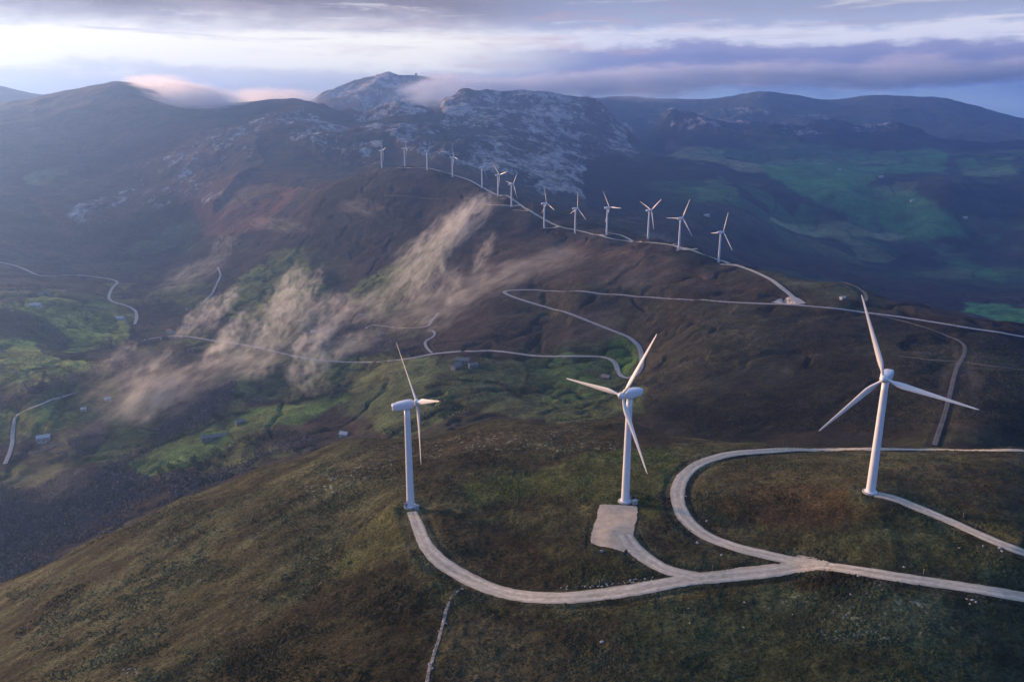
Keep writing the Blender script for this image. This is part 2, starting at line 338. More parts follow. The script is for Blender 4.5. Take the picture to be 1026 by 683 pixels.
# middle distance
mm = sst(540, 680, Rg)*(1-sst(2300, 2900, Rg))
mp = fbm(Xg, Yg, 130, 5, 101, .6)
paint(mm, C(.050,.036,.029)); paint(mm*sst(.1, .6, mp), C(.060,.055,.034), .7); paint(mm*sst(.15, .6, -mp), C(.034,.024,.022), .8)
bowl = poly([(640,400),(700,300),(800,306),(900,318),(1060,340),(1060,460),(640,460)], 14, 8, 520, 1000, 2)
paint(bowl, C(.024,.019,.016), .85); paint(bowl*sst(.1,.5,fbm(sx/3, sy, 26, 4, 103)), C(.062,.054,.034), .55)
for p, c, k in [
  ([(640,310),(700,300),(770,320),(760,370),(700,400),(640,400)], C(.060,.056,.034), .45),
  ([(340,420),(350,350),(440,357),(520,360),(610,362),(640,385),(640,410),(560,420),(470,410),(400,440)], C(.105,.125,.055), .9),
  ([(520,365),(560,340),(640,345),(640,380),(600,400),(560,405)], C(.058,.105,.036), .8),
  ([(575,348),(620,342),(640,352),(636,372),(618,372),(610,356)], C(.07,.14,.036), .9),
  ([(480,230),(560,235),(700,262),(720,290),(600,285),(480,285)], C(.100,.062,.046), .6),
  ([(430,340),(480,300),(620,335),(600,352),(470,348)], C(.050,.032,.028), .7),
  ([(340,300),(380,275),(430,230),(460,240),(420,290),(380,320)], C(.14,.155,.055), .85),
  ([(220,300),(250,275),(290,248),(330,248),(355,262),(345,285),(310,300),(280,330),(240,330)], C(.185,.190,.060), .9),
  ([(130,350),(190,325),(330,335),(420,355),(380,400),(300,400),(180,400)], C(.13,.13,.055), .8),
  ([(-60,300),(60,300),(122,304),(136,325),(118,345),(60,352),(-60,345)], C(.30,.29,.07), .95),
  ([(-60,355),(40,348),(100,362),(95,385),(40,392),(-60,400)], C(.29,.28,.07), .95),
  ([(-60,405),(20,402),(80,408),(75,435),(20,440),(-60,460)], C(.28,.27,.07), .92),
  ([(55,440),(110,430),(130,445),(90,465),(50,462)], C(.16,.13,.06), .8),
  ([(0,140),(0,300),(130,300),(110,240),(60,240)], C(.085,.062,.048), .7),
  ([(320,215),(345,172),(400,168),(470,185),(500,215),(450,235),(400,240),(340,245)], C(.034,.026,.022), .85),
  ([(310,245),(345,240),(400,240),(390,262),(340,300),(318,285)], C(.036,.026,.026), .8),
  ([(750,262),(830,275),(870,290),(850,300),(800,290)], C(.085,.095,.055), .5),
  ([(860,350),(960,342),(1060,350),(1060,372),(980,366)], C(.075,.066,.045), .5)]:
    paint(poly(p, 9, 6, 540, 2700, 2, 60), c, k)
# enclosed fields (their own sward colours)
LUSH = [(128,462),(150,450),(200,432),(225,417),(262,412),(300,402),(345,392),(352,400),(300,428),(262,430),(240,440),(228,452),(190,469),(152,479),(133,474)]
paint(poly(LUSH, 1.5, 1.2, 540, 1500, 1), C(.090,.135,.045), .92)
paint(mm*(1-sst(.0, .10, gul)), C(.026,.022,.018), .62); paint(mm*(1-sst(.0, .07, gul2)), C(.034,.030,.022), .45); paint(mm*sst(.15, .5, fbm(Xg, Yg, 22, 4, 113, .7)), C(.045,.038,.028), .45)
hedge = np.abs(fbm(Xg, Yg, 150, 3, 111)); paint(mm*(1-sst(.0, .045, hedge))*sst(900, 1000, Rg)*sst(240, 300, Vg), wood, .7)
paint(poly(LUSH, 1.5, 1.2, 540, 1500, 1), C(.095,.145,.045)*(1+.25*fbm(Xg, Yg, 30, 4, 115)[...,None]), .9)
# valley woods
wm = poly([(-60,520),(0,470),(60,460),(140,485),(240,470),(300,440),(340,432),(400,440),(180,500),(0,590),(-60,600)], 6, 5, 560, 1500, 2)
paint(wm, C(.036,.026,.024), .9)
WOODS = [[(80,440),(110,400),(160,385),(240,385),(220,410),(170,435),(130,455)], [(130,335),(110,370),(140,400),(200,385),(250,365),(200,350)],
  [(-20,305),(30,312),(80,340),(60,355),(20,340),(-20,335)], [(-20,380),(40,385),(95,368),(110,392),(60,402),(-20,412)], [(0,470),(90,455),(150,480),(110,510),(20,540),(-20,560)],
  [(250,355),(330,335),(400,340),(380,358),(300,356)], [(150,300),(200,310),(240,330),(180,330),(145,325)]]
for p in WOODS: paint(poly(p, 8, 5, 560, 2400, 2), C(.050,.038,.036), .75)
# far land
fm = sst(2250, 2800, Rg)
fp = fbm(Xg, Yg, 420, 5, 121, .6)
paint(fm, C(.055,.045,.034)); paint(fm*sst(.0,.6,fp), C(.075,.040,.034), .8)
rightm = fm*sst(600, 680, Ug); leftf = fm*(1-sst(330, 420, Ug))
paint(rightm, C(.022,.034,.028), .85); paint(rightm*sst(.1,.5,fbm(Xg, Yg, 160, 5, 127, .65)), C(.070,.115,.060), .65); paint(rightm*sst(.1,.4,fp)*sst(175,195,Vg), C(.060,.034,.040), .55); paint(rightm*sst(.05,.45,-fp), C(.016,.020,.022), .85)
for p, c, k in [
  ([(668,142),(700,140),(760,158),(800,165),(780,175),(720,168),(680,158)], C(.25,.23,.13), .9),
  ([(760,155),(840,150),(940,150),(950,165),(880,172),(860,195),(800,200),(770,180)], C(.07,.21,.075), .9),
  ([(800,195),(870,190),(930,200),(960,235),(920,245),(850,225)], C(.07,.19,.075), .85),
  ([(690,185),(730,180),(740,200),(700,205)], C(.09,.15,.06), .75),
  ([(760,215),(830,225),(900,240),(890,246),(800,232)], C(.22,.24,.13), .85),
  ([(960,165),(1020,160),(1020,178),(970,180)], C(.12,.22,.09), .8),
  ([(960,300),(1000,303),(1060,318),(1060,332),(1000,322),(965,314)], C(.08,.22,.09), .9),
  ([(965,262),(1010,275),(1000,282),(960,270)], C(.06,.16,.07), .7),
  ([(700,140),(860,140),(870,148),(760,148)], C(.085,.09,.060), .7),
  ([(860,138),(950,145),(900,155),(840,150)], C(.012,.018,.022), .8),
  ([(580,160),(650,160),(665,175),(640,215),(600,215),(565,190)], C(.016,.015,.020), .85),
  ([(-60,115),(60,100),(125,93),(200,110),(150,140),(60,165),(-60,200)], C(.075,.060,.036), .85),
  ([(20,180),(60,165),(70,172),(30,188)], C(.15,.16,.08), .8),
  ([(125,252),(150,238),(178,226),(205,228),(196,236),(185,248),(160,250),(140,258)], C(.11,.13,.06), .6),
  ([(218,205),(235,195),(272,183),(272,190),(240,208),(225,215)], C(.14,.2,.07), .9),
  ([(30,200),(120,165),(200,140),(215,160),(190,190),(130,225),(60,235)], rust*1.5, .85),
  ([(180,195),(240,180),(300,190),(260,225),(200,235)], rust*1.5, .8),
  ([(-60,215),(60,225),(140,220),(110,260),(-60,250)], C(.11,.06,.05), .6)]:
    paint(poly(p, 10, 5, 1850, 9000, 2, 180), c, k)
c4 = inpoly(Uj, Vj, ROCKZ[3]) | inpoly(Uj, Vj, ROCKZ[4])
paint(RK*c4, C(.050,.044,.046), .75)
paint(rightm*sst(5450, 5800, Rg), C(.095,.105,.085), .7); paint(rightm*sst(4500, 4900, Rg)*(1-sst(5400, 5600, Rg)), C(.020,.026,.028), .6)  # far ridge paler, nearer ridge darker: haze depth painted into the colour
def cells(x, y, lam, s):
    gx, gy = x/lam, y/lam; ix, iy = np.floor(gx), np.floor(gy); d1 = np.full(x.shape, 9., np.float32); d2 = d1.copy(); idv = np.zeros(x.shape, np.float32)
    for a in (-1, 0, 1):
        for b_ in (-1, 0, 1):
            cx, cy = ix+a, iy+b_; px_, py_ = cx+_h(cx, cy, s), cy+_h(cx, cy, s+1)
            d = np.hypot(gx-px_, gy-py_); m = d < d1
            d2 = np.where(m, d1, np.minimum(d2, d)); idv = np.where(m, _h(cx, cy, s+2), idv); d1 = np.where(m, d, d1)
    return idv, d2-d1
wx_, wy_ = Xg+fbm(Xg, Yg, 300, 3, 171)*60, Yg*.62+fbm(Xg, Yg, 300, 3, 172)*60
cid, ced = cells(wx_, wy_, 125, 7)
farm = rightm*sst(2500, 2800, Rg)*(1-sst(4700, 5200, Rg))*sst(-.25, .25, fbm(Xg, Yg, 900, 4, 173)+.25*(Vg < 250))
for lo, hi, c_ in ((0,.22,C(.05,.14,.055)),(.22,.4,C(.08,.17,.065)),(.4,.52,C(.15,.17,.085)),(.52,.6,C(.10,.075,.055))):
    paint(farm*((cid >= lo) & (cid < hi)), c_, .62)
paint(farm*(1-sst(.03, .09, ced))*(cid < .6), C(.012,.018,.018), .7)
cid2, ced2 = cells(Xg+fbm(Xg, Yg, 120, 3, 174)*25, Yg*.8+fbm(Xg, Yg, 120, 3, 175)*25, 85, 17)
vf = mm*(Ug < 420)*(Vg > 285)*sst(-.1, .3, fbm(Xg, Yg, 420, 3, 176))*(Rg > 800)
for lo, hi, c_ in ((0,.25,C(.15,.16,.055)),(.25,.42,C(.11,.125,.05)),(.42,.5,C(.14,.115,.06))):
    paint(vf*((cid2 >= lo) & (cid2 < hi)), c_, .6)
paint(vf*(1-sst(.04, .10, ced2))*(cid2 < .5), C(.028,.026,.02), .7)
paint(leftf*sst(.0, .5, fbm(Xg, Yg, 350, 5, 177)), C(.125,.066,.045), .55)  # rust slopes warmed further: warm haze glow put into the colour
OUT = np.clip(RK*np.where(c4, .95, .72), 0, 1)
# slopes steep enough to bare rock
dzr = np.zeros(Z.shape); dzr[1:-1] = (Z[2:]-Z[:-2])/(Rg[2:]-Rg[:-2])
col = col*np.where(fgm[...,None] > .5, C(.78,.93,.70), C(.78,.86,.74))
col = np.clip(col*(1+.30*fbm(Xg, Yg, 17, 3, 141)[...,None]*(Rg < 2500)[...,None] + .22*fbm(Xg, Yg, 120, 4, 143)[...,None]), .006, .6)

# ------------------------------------------------------------------ materials
def mat(name, color=(.5,.5,.5), rough=.8, metal=0):
    m = bpy.data.materials.new(name); m.use_nodes = True
    b = m.node_tree.nodes['Principled BSDF']
    b.inputs['Base Color'].default_value = (*color, 1); b.inputs['Roughness'].default_value = rough; b.inputs['Metallic'].default_value = metal
    return m, m.node_tree, b
def noise_mat(name, c1, c2, scale, rough=.85, bump=0, detail=6, c3=None, coord='Object', dist=.1):
    m, nt, b = mat(name, c1, rough)
    N, L = nt.nodes, nt.links
    tc = N.new('ShaderNodeTexCoord'); no = N.new('ShaderNodeTexNoise'); no.inputs['Scale'].default_value = scale; no.inputs['Detail'].default_value = detail
    no.inputs['Roughness'].default_value = .65
    L.new(tc.outputs[coord], no.inputs['Vector'])
    rp = N.new('ShaderNodeValToRGB'); e = rp.color_ramp.elements
    e[0].position = .35; e[1].position = .65; e[0].color = (*c1, 1); e[1].color = (*c2, 1)
    if c3: q = e.new(.8); q.color = (*c3, 1)
    L.new(no.outputs['Fac'], rp.inputs['Fac']); L.new(rp.outputs['Color'], b.inputs['Base Color'])
    if bump:
        bp = N.new('ShaderNodeBump'); bp.inputs['Strength'].default_value = bump; bp.inputs['Distance'].default_value = dist
        L.new(no.outputs['Fac'], bp.inputs['Height']); L.new(bp.outputs['Normal'], b.inputs['Normal'])
    return m
# land: sward colours x several scales of procedural mottling and bump
ml, nt, b = mat('moorland', (.05,.04,.03), .95); N, L = nt.nodes, nt.links
b.inputs['Specular IOR Level'].default_value = .15
at = N.new('ShaderNodeVertexColor'); at.layer_name = 'sward'
geo = N.new('ShaderNodeNewGeometry')
def tnoise(scale, det=4, rough=.6, vec=None):
    q = N.new('ShaderNodeTexNoise'); q.inputs['Scale'].default_value = scale; q.inputs['Detail'].default_value = det; q.inputs['Roughness'].default_value = rough
    L.new(vec or geo.outputs['Position'], q.inputs['Vector']); return q.outputs['Fac']
def mr(x, a, b_, c, d):
    q = N.new('ShaderNodeMapRange'); q.inputs['From Min'].default_value = a; q.inputs['From Max'].default_value = b_; q.inputs['To Min'].default_value = c; q.inputs['To Max'].default_value = d
    L.new(x, q.inputs['Value']); return q.outputs['Result']
def mt(op, a, b_):
    q = N.new('ShaderNodeMath'); q.operation = op
    for k, v in ((0, a), (1, b_)):
        if isinstance(v, (int, float)): q.inputs[k].default_value = v
        else: L.new(v, q.inputs[k])
    return q.outputs[0]
n1, n2, n3, n4 = tnoise(.9, 3, .7), tnoise(.16, 4, .65), tnoise(.016, 11, .74), tnoise(.006, 12, .70)
f = mt('MULTIPLY', mt('MULTIPLY', mr(n1, .32, .68, .35, 1.85), mr(n2, .3, .7, .62, 1.42)), mr(n3, .32, .68, .50, 1.55))
vm = N.new('ShaderNodeVectorMath'); vm.operation = 'SCALE'; L.new(at.outputs['Color'], vm.inputs[0]); L.new(f, vm.inputs['Scale'])
oc = N.new('ShaderNodeAttribute'); oc.attribute_name = 'outcrop'
mp = N.new('ShaderNodeMapping'); mp.inputs['Scale'].default_value = (1.7, 1.0, .55); mp.inputs['Rotation'].default_value = (0, 0, .5); L.new(geo.outputs['Position'], mp.inputs['Vector'])
o1 = tnoise(.012, 10, .80, mp.outputs[0]); o2 = tnoise(.0035, 4, .6)
pat = mt('ADD', mt('MULTIPLY', o1, .62), mt('MULTIPLY', o2, .38))
thr = mt('SUBTRACT', .655, mt('MULTIPLY', oc.outputs['Fac'], .19))
msk = N.new('ShaderNodeMapRange'); msk.interpolation_type = 'SMOOTHSTEP'; L.new(mt('SUBTRACT', pat, thr), msk.inputs['Value']); msk.inputs['From Min'].default_value = 0; msk.inputs['From Max'].default_value = .06
mk = mt('MULTIPLY', msk.outputs[0], mt('GREATER_THAN', oc.outputs['Fac'], .02))
rkc = N.new('ShaderNodeValToRGB'); rkc.color_ramp.elements[0].color = (.15,.14,.14,1); rkc.color_ramp.elements[1].color = (.58,.54,.51,1); rkc.color_ramp.elements[0].position = .38; rkc.color_ramp.elements[1].position = .62
L.new(tnoise(.03, 8, .75), rkc.inputs['Fac'])
mxr = N.new('ShaderNodeMix'); mxr.data_type = 'RGBA'; L.new(mt('MULTIPLY', mk, .85), mxr.inputs[0]); L.new(vm.outputs[0], mxr.inputs[6]); L.new(rkc.outputs[0], mxr.inputs[7])
L.new(mxr.outputs[2], b.inputs['Base Color'])
bp = N.new('ShaderNodeBump'); bp.inputs['Strength'].default_value = .7; bp.inputs['Distance'].default_value = .5; L.new(mt('ADD', n1, n2), bp.inputs['Height'])
bq = N.new('ShaderNodeBump'); bq.inputs['Strength'].default_value = .8; bq.inputs['Distance'].default_value = 28; L.new(n4, bq.inputs['Height']); L.new(bq.outputs['Normal'], bp.inputs['Normal'])
L.new(bp.outputs['Normal'], b.inputs['Normal'])
M = {'land': ml,
 'gravel': noise_mat('limestone_gravel', (.37,.33,.26), (.53,.48,.385), .55, .95, .3, 8, (.57,.51,.43)),
 'gravel_worn': noise_mat('worn_gravel', (.39,.335,.29), (.56,.49,.44), .5, .95, .2, 8),
 'pad': noise_mat('packed_earth_gravel', (.33,.28,.215), (.46,.40,.315), .35, .95, .3, 8),
 'asphalt': noise_mat('pale_asphalt', (.24,.235,.25), (.33,.32,.335), .2, .7, .1, 5),
 'dirt': noise_mat('moor_dirt', (.085,.072,.060), (.15,.13,.115), .12, .95, .2, 6),
 'rubble': noise_mat('rubble', (.06,.05,.045), (.32,.30,.29), .9, .95, .5, 6),
 'rockm': noise_mat('limestone', (.20,.19,.18), (.42,.40,.38), 1.2, .9, .5, 6),
 'white': noise_mat('turbine_paint', (.74,.76,.78), (.80,.81,.82), .25, .35, 0, 5),
 'blade': noise_mat('blade_gelcoat', (.76,.76,.75), (.82,.82,.80), .3, .3, 0, 4),
 'concrete': noise_mat('concrete', (.30,.29,.28), (.42,.41,.39), 1.5, .9, .3, 6),
 'dark': noise_mat('dark_grille', (.05,.055,.06), (.10,.10,.11), 2, .6),
 'greym': noise_mat('grey_steel', (.30,.31,.33), (.40,.41,.43), 2, .5),
 'wall_w': noise_mat('limewash', (.42,.40,.37), (.60,.58,.54), .6, .9, .1),
 'wall_s': noise_mat('field_stone', (.20,.185,.17), (.34,.32,.30), 1.2, .95, .5),
 'roof_r': noise_mat('clay_tiles', (.20,.10,.07), (.32,.17,.12), 1.5, .9, .3),
 'roof_g': noise_mat('slate_roof', (.15,.13,.115), (.26,.23,.20), 1.5, .8, .3),
 'roof_w': noise_mat('pale_sheet_roof', (.40,.39,.38), (.56,.55,.54), .8, .6, .1),
 'glass': noise_mat('dark_window_glass', (.03,.035,.045), (.05,.055,.065), 2, .2),
 'door': noise_mat('door_wood', (.10,.06,.04), (.16,.10,.07), 2, .7),
 'bark': noise_mat('bark', (.055,.045,.040), (.10,.085,.075), 2, .95, .3),
 'twig': noise_mat('bare_twigs', (.085,.068,.064), (.19,.16,.152), .6, .95),
 'ever': noise_mat('evergreen_leaves', (.020,.030,.018), (.045,.060,.030), .6, .95),
 'heather': noise_mat('heather', (.036,.024,.018), (.115,.09,.052), .35, .95, 0, 6, (.14,.125,.07), 'Object'),
 'post': noise_mat('weathered_post', (.20,.18,.16), (.32,.30,.27), 2, .9)}
sc_world_tex = None

def mesh(name, verts, faces, m=None, smooth=False, parent=None):
    me = bpy.data.meshes.new(name); me.from_pydata([tuple(v) for v in verts], [], [tuple(f) for f in faces]); me.update()
    if smooth: me.shade_smooth()
    if m: me.materials.append(m)
    o = bpy.data.objects.new(name, me); COL.objects.link(o)
    if parent: o.parent = parent
    return o
def npmesh(name, V, Q, m, smooth=True):
    me = bpy.data.meshes.new(name); me.vertices.add(len(V)); me.vertices.foreach_set('co', np.ascontiguousarray(V, np.float32).ravel())
    k = Q.shape[1]; me.loops.add(Q.size); me.loops.foreach_set('vertex_index', np.ascontiguousarray(Q, np.int32).ravel())
    me.polygons.add(len(Q)); me.polygons.foreach_set('loop_start', np.arange(0, Q.size, k, dtype=np.int32))
    me.polygons.foreach_set('use_smooth', np.full(len(Q), smooth)); me.update(calc_edges=True)
    me.materials.append(m); o = bpy.data.objects.new(name, me); COL.objects.link(o); return o
def struct(o): o['kind'] = 'structure'; return o
def tag(o, label, cat, group=None, kind=None):
    o['label'] = label; o['category'] = cat
    if group: o['group'] = group
    if kind: o['kind'] = kind
    return o
def empty(name, loc, rz=0, parent=None):
    o = bpy.data.objects.new(name, None); COL.objects.link(o); o.location = loc; o.rotation_euler = (0, 0, rz); o.parent = parent; o.empty_display_size = 2; return o

# terrain mesh (closed ring in azimuth)
V = np.stack([Xg, Yg, Z], -1).reshape(-1, 3)
ii, jj = np.meshgrid(np.arange(NR-1), np.arange(NC), indexing='ij'); j2 = (jj+1) % NC
Q = np.stack([ii*NC+jj, ii*NC+j2, (ii+1)*NC+j2, (ii+1)*NC+jj], -1).reshape(-1, 4)
Q = Q[:, ::-1]
terr = struct(npmesh('terrain', V, Q, ml))
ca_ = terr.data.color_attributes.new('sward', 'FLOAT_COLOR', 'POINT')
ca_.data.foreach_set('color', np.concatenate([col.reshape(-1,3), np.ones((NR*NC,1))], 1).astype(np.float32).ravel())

oa_ = terr.data.attributes.new('outcrop', 'FLOAT', 'POINT'); oa_.data.foreach_set('value', OUT.astype(np.float32).ravel())

# road ribbons laid on the land
cnt = 0
def ribbon(path, w, m, name, off):
    t = np.gradient(path, axis=0); t /= np.linalg.norm(t, axis=1)[:,None]+1e-9; nrm = np.stack([-t[:,1], t[:,0]], 1)
    d = np.r_[0, np.cumsum(np.linalg.norm(np.diff(path, axis=0), axis=1))]
    r = np.hypot(path[:,0], path[:,1]); rows = []
    tone = []
    for k, s in enumerate((-1, -.82, -.62, -.42, -.2, 0, .2, .42, .62, .82, 1)):
        ww = w/2*s
        if 5.85 < w < 5.95: ww = ww*(1-.5*sst(385, 435, r))
        if 6.65 < w < 6.75: ww = ww*(.66+.34*sst(0, 55, d))
        if abs(s) == 1: ww = ww*(1 + .09*vn(d/14, d*0+k*9, 5)+.05*vn(d/1.9, d*0+k*9, 6)) if r.mean() < 600 else ww*(1+.08*vn(d/20, d*0+k, 5))
        p = path + nrm*np.reshape(ww*np.ones(len(d)), (-1,1))
        z = G.samp(Z, p[:,0], p[:,1]) + off + r*.0004 - (0.10 if abs(s) == 1 else 0)
        rows.append(np.column_stack([p, z]))
        bt = {1:.60, .82:.88, .62:1.0, .42:1.10, .2:.90, 0:.80}[abs(s)]
        tone.append(bt + .16*vn(d/11, d*0+k*3.1, 21) + .14*vn(d/2.3, d*0+k*2.7, 22) + .10*(1 if abs(s) < .3 else 0)*vn(d/26, d*0, 23))
    V = np.stack(rows, 1); n_, c_ = V.shape[:2]
    i, j = np.meshgrid(np.arange(n_-1), np.arange(c_-1), indexing='ij')
    Q = np.stack([i*c_+j, (i+1)*c_+j, (i+1)*c_+j+1, i*c_+j+1], -1).reshape(-1, 4)
    o = struct(npmesh(name, V.reshape(-1,3), Q, m))
    ta = o.data.attributes.new('tone', 'FLOAT', 'POINT'); ta.data.foreach_set('value', np.stack(tone, 1).astype(np.float32).ravel())
    return o
for key in ('gravel', 'asphalt', 'dirt'):
    nt_ = M[key].node_tree; bs_ = nt_.nodes['Principled BSDF']; src_ = bs_.inputs['Base Color'].links[0].from_socket
    ta = nt_.nodes.new('ShaderNodeAttribute'); ta.attribute_name = 'tone'
    vs_ = nt_.nodes.new('ShaderNodeVectorMath'); vs_.operation = 'SCALE'; nt_.links.new(src_, vs_.inputs[0]); nt_.links.new(ta.outputs['Fac'], vs_.inputs['Scale']); nt_.links.new(vs_.outputs[0], bs_.inputs['Base Color'])
for name, lst in ROADS.items():
    for path, w, mt_ in lst:
        cnt += 1
        ribbon(path, w, M[mt_], name, .10 + .012*cnt if mt_ != 'rubble' else .06)
def patch_area(px, name, m, off, rmin=150, rmax=1e9):
    P_ = np.array([hit(u, v, rmin, rmax) for u, v in px])
    lo, hi = P_.min(0), P_.max(0); st = max(.35, (hi-lo).max()/110)
    nx, ny = (np.ceil((hi-lo)/st)+2).astype(int)
    gx, gy = np.meshgrid(lo[0]-st/2+np.arange(nx+1)*st, lo[1]-st/2+np.arange(ny+1)*st, indexing='ij')
    wx, wy = gx+fbm(gx, gy, 7, 4, 3)*.7, gy+fbm(gx, gy, 7, 4, 4)*.7
    inn = inpoly(wx, wy, [tuple(p) for p in P_])
    r = np.hypot(gx, gy); z = G.samp(Z, gx, gy)+off+r*.0004
    V = np.stack([gx, gy, z], -1).reshape(-1, 3)
    i, j = np.meshgrid(np.arange(nx), np.arange(ny), indexing='ij'); c_ = ny+1
    Q = np.stack([i*c_+j, (i+1)*c_+j, (i+1)*c_+j+1, i*c_+j+1], -1).reshape(-1,4)
    fl = inn.ravel(); Q = Q[fl[Q].all(1)]
    used = np.unique(Q); mp_ = np.full(len(V), -1); mp_[used] = np.arange(len(used))
    return struct(npmesh(name, V[used], mp_[Q], m))
patch_area([(601,506),(620,505.5),(639,507),(638,520),(636,533),(634,546),(626,553),(612,549),(591,545),(594,530),(598,516)], 'crane_pad', M['pad'], .12)
patch_area([(772,303.5),(786,301),(792,298),(800,299),(808,304.5),(790,306)], 'gravel_verge', M['gravel_worn'], .5, 860)
patch_area([(700,585),(740,580),(790,574),(850,570),(815,557),(800,556),(786,563),(740,569),(700,574)], 'road_junction', M['pad'], .085)

# ------------------------------------------------------------------ wind turbines
def ring_mesh(rings, cap=True):
    V = []; F = []; n = len(rings[0])
    for r in rings: V += [tuple(p) for p in r]
    for k in range(len(rings)-1):
        for i in range(n):
            F.append((k*n+i, k*n+(i+1) % n, (k+1)*n+(i+1) % n, (k+1)*n+i))
    if cap: F.append(tuple(range(n))[::-1]); F.append(tuple((len(rings)-1)*n+i for i in range(n)))
    return V, F
def circ(r, z, n=32): return [(r*math.cos(2*math.pi*i/n), r*math.sin(2*math.pi*i/n), z) for i in range(n)]
def box(x0, x1, y0, y1, z0, z1):
    return [(x0,y0,z0),(x1,y0,z0),(x1,y1,z0),(x0,y1,z0),(x0,y0,z1),(x1,y0,z1),(x1,y1,z1),(x0,y1,z1)], [(0,3,2,1),(4,5,6,7),(0,1,5,4),(1,2,6,5),(2,3,7,6),(3,0,4,7)]
def boxes(bs):
    V = []; F = []
    for b_ in bs:
        v, f_ = box(*b_); o = len(V); V += v; F += [tuple(i+o for i in q) for q in f_]
    return V, F
HUBZ, OVH, TILT = 46.0, 4.4, R_(4)
def nacelle_rings():
    rings = []                          # along +y (towards the hub)
    for y, w, zt, zb in [(-6.3,.9,1.0,-.55),(-6.15,1.35,1.35,-.95),(-5.2,1.62,1.6,-1.35),(-3,1.8,1.85,-1.65),(0,1.85,1.95,-1.75),(2.0,1.75,1.8,-1.6),(2.7,1.45,1.45,-1.35),(2.85,1.2,1.1,-1.1)]:
        r = []; n = 28
        for i in range(n):
            a = 2*math.pi*i/n; ca, sa = math.cos(a), math.sin(a); e = .45
            x = w*math.copysign(abs(ca)**e, ca); zz = (zt+zb)/2 + (zt-zb)/2*math.copysign(abs(sa)**e, sa)
            r.append((x, y, HUBZ+zz+.05+y*math.tan(TILT)*.7))
        rings.append(r)
    return rings
def blade_mesh():                        # root at origin, along +z, rotor turns in the x-z plane (axis y)
    Rr = 31.0; rings = []; n = 18
    st = [(.9,.95,1.0,20),(1.8,.95,.95,20),(3.2,1.25,.72,19),(5.0,1.95,.42,16),(7.0,2.25,.30,13),(10,2.0,.25,9),(14,1.65,.22,6),(19,1.25,.19,4),(24,.92,.17,2.5),(28,.66,.16,1.2),(30,.48,.15,.5),(30.7,.30,.14,0),(31.0,.10,.14,0)]
    for z, c, th, tw in st:
        tw = R_(tw+4); r = []
        for i in range(n):
            a = 2*math.pi*i/n; x = math.cos(a); y = math.sin(a)
            px = (x*.5 + (.18 if th < .9 else 0))*c; py = y*.5*c*th*(1 if x > -.2 or th > .9 else .75)
            if th < .9 and x < -.2: py *= (1-((-.2-x)/.8)**1.4*.9)
            r.append((-px*math.cos(tw)+py*math.sin(tw), px*math.sin(tw)+py*math.cos(tw)+ .012*z, z))
        rings.append(r)
    return ring_mesh(rings[::-1])
def spinner():
    rings = []
    for y, r in [(-.95,1.0),(-.9,1.35),(0,1.45),(.6,1.35),(1.2,1.05),(1.6,.65),(1.85,.25),(1.9,.05)]:
        rings.append([(r*math.cos(2*math.pi*i/28), y, r*math.sin(2*math.pi*i/28)) for i in range(28)])
    return ring_mesh([r[::-1] for r in rings])
def make_turbine():
    t = empty('wind_turbine', (0,0,0))
    rings = [circ(1.72, -1.5)]
    for k in range(0, 13):
        z = .35+k*(HUBZ-2.3)/12; rings.append(circ(1.68-.52*(k/12)**.95, z))
    tw = mesh('tower', *ring_mesh(rings), M['white'], True, t)
    mesh('door', *boxes([(-.5,.5,-1.76,-1.60,1.2,3.3)]), M['greym'], False, tw)
    mesh('foundation', *ring_mesh([circ(2.9,-1.6),circ(2.9,.30),circ(2.75,.42)]), M['concrete'], False, t)
    mesh('base_ring', *ring_mesh([circ(2.2,.3),circ(2.2,.62),circ(1.95,.72)]), M['white'], False, t)
    mesh('entry_steps', *boxes([(-.6,.6,-2.25,-1.72,.42,1.15),(-.6,.6,-2.8,-2.25,.42,.8),(-.66,-.60,-2.8,-1.75,.42,2.1),(.60,.66,-2.8,-1.75,.42,2.1)]), M['greym'], False, t)
    na = mesh('nacelle', *ring_mesh(nacelle_rings()), M['white'], True, t)
    na.data.set_sharp_from_angle(angle=R_(38))
    mesh('vent', *boxes([(-.75,.75,-6.42,-6.31,HUBZ-.55,HUBZ+.35)]), M['dark'], False, na)
    mesh('wind_vane', *boxes([(-.5,.5,-5.2,-5.1,HUBZ+1.9,HUBZ+1.98),(-.5,-.42,-5.2,-5.1,HUBZ+1.2,HUBZ+2.3),(.42,.5,-5.2,-5.1,HUBZ+1.2,HUBZ+2.3)]), M['dark'], False, na)
    hb = mesh('hub', *spinner(), M['blade'], True, t)
    hb.location = (0, OVH, HUBZ + .3)
    bd = None; V_, F_ = blade_mesh()
    for k in range(3):
        if bd is None: b_ = mesh('blade', V_, F_, M['blade'], True, hb); bd = b_
        else: b_ = bd.copy(); COL.objects.link(b_)
        b_.rotation_euler = (0, k*2*math.pi/3, 0)
    return t
def pose(t, yaw, ph):
    # local +y -> rotor axis; yaw is clockwise from the view direction (north)
    t.rotation_euler = (0, 0, -yaw)
    hb = [c for c in t.children if c.name.startswith('hub')][0]
    hb.rotation_euler = (Matrix.Rotation(TILT, 3, 'X') @ Matrix.Rotation(ph, 3, 'Y')).to_euler()
def clone(t):
    r = t.copy(); COL.objects.link(r)
    for ch in t.children:
        c = ch.copy(); COL.objects.link(c); c.parent = r
        for g in ch.children:
            d = g.copy(); COL.objects.link(d); d.parent = c
    return r
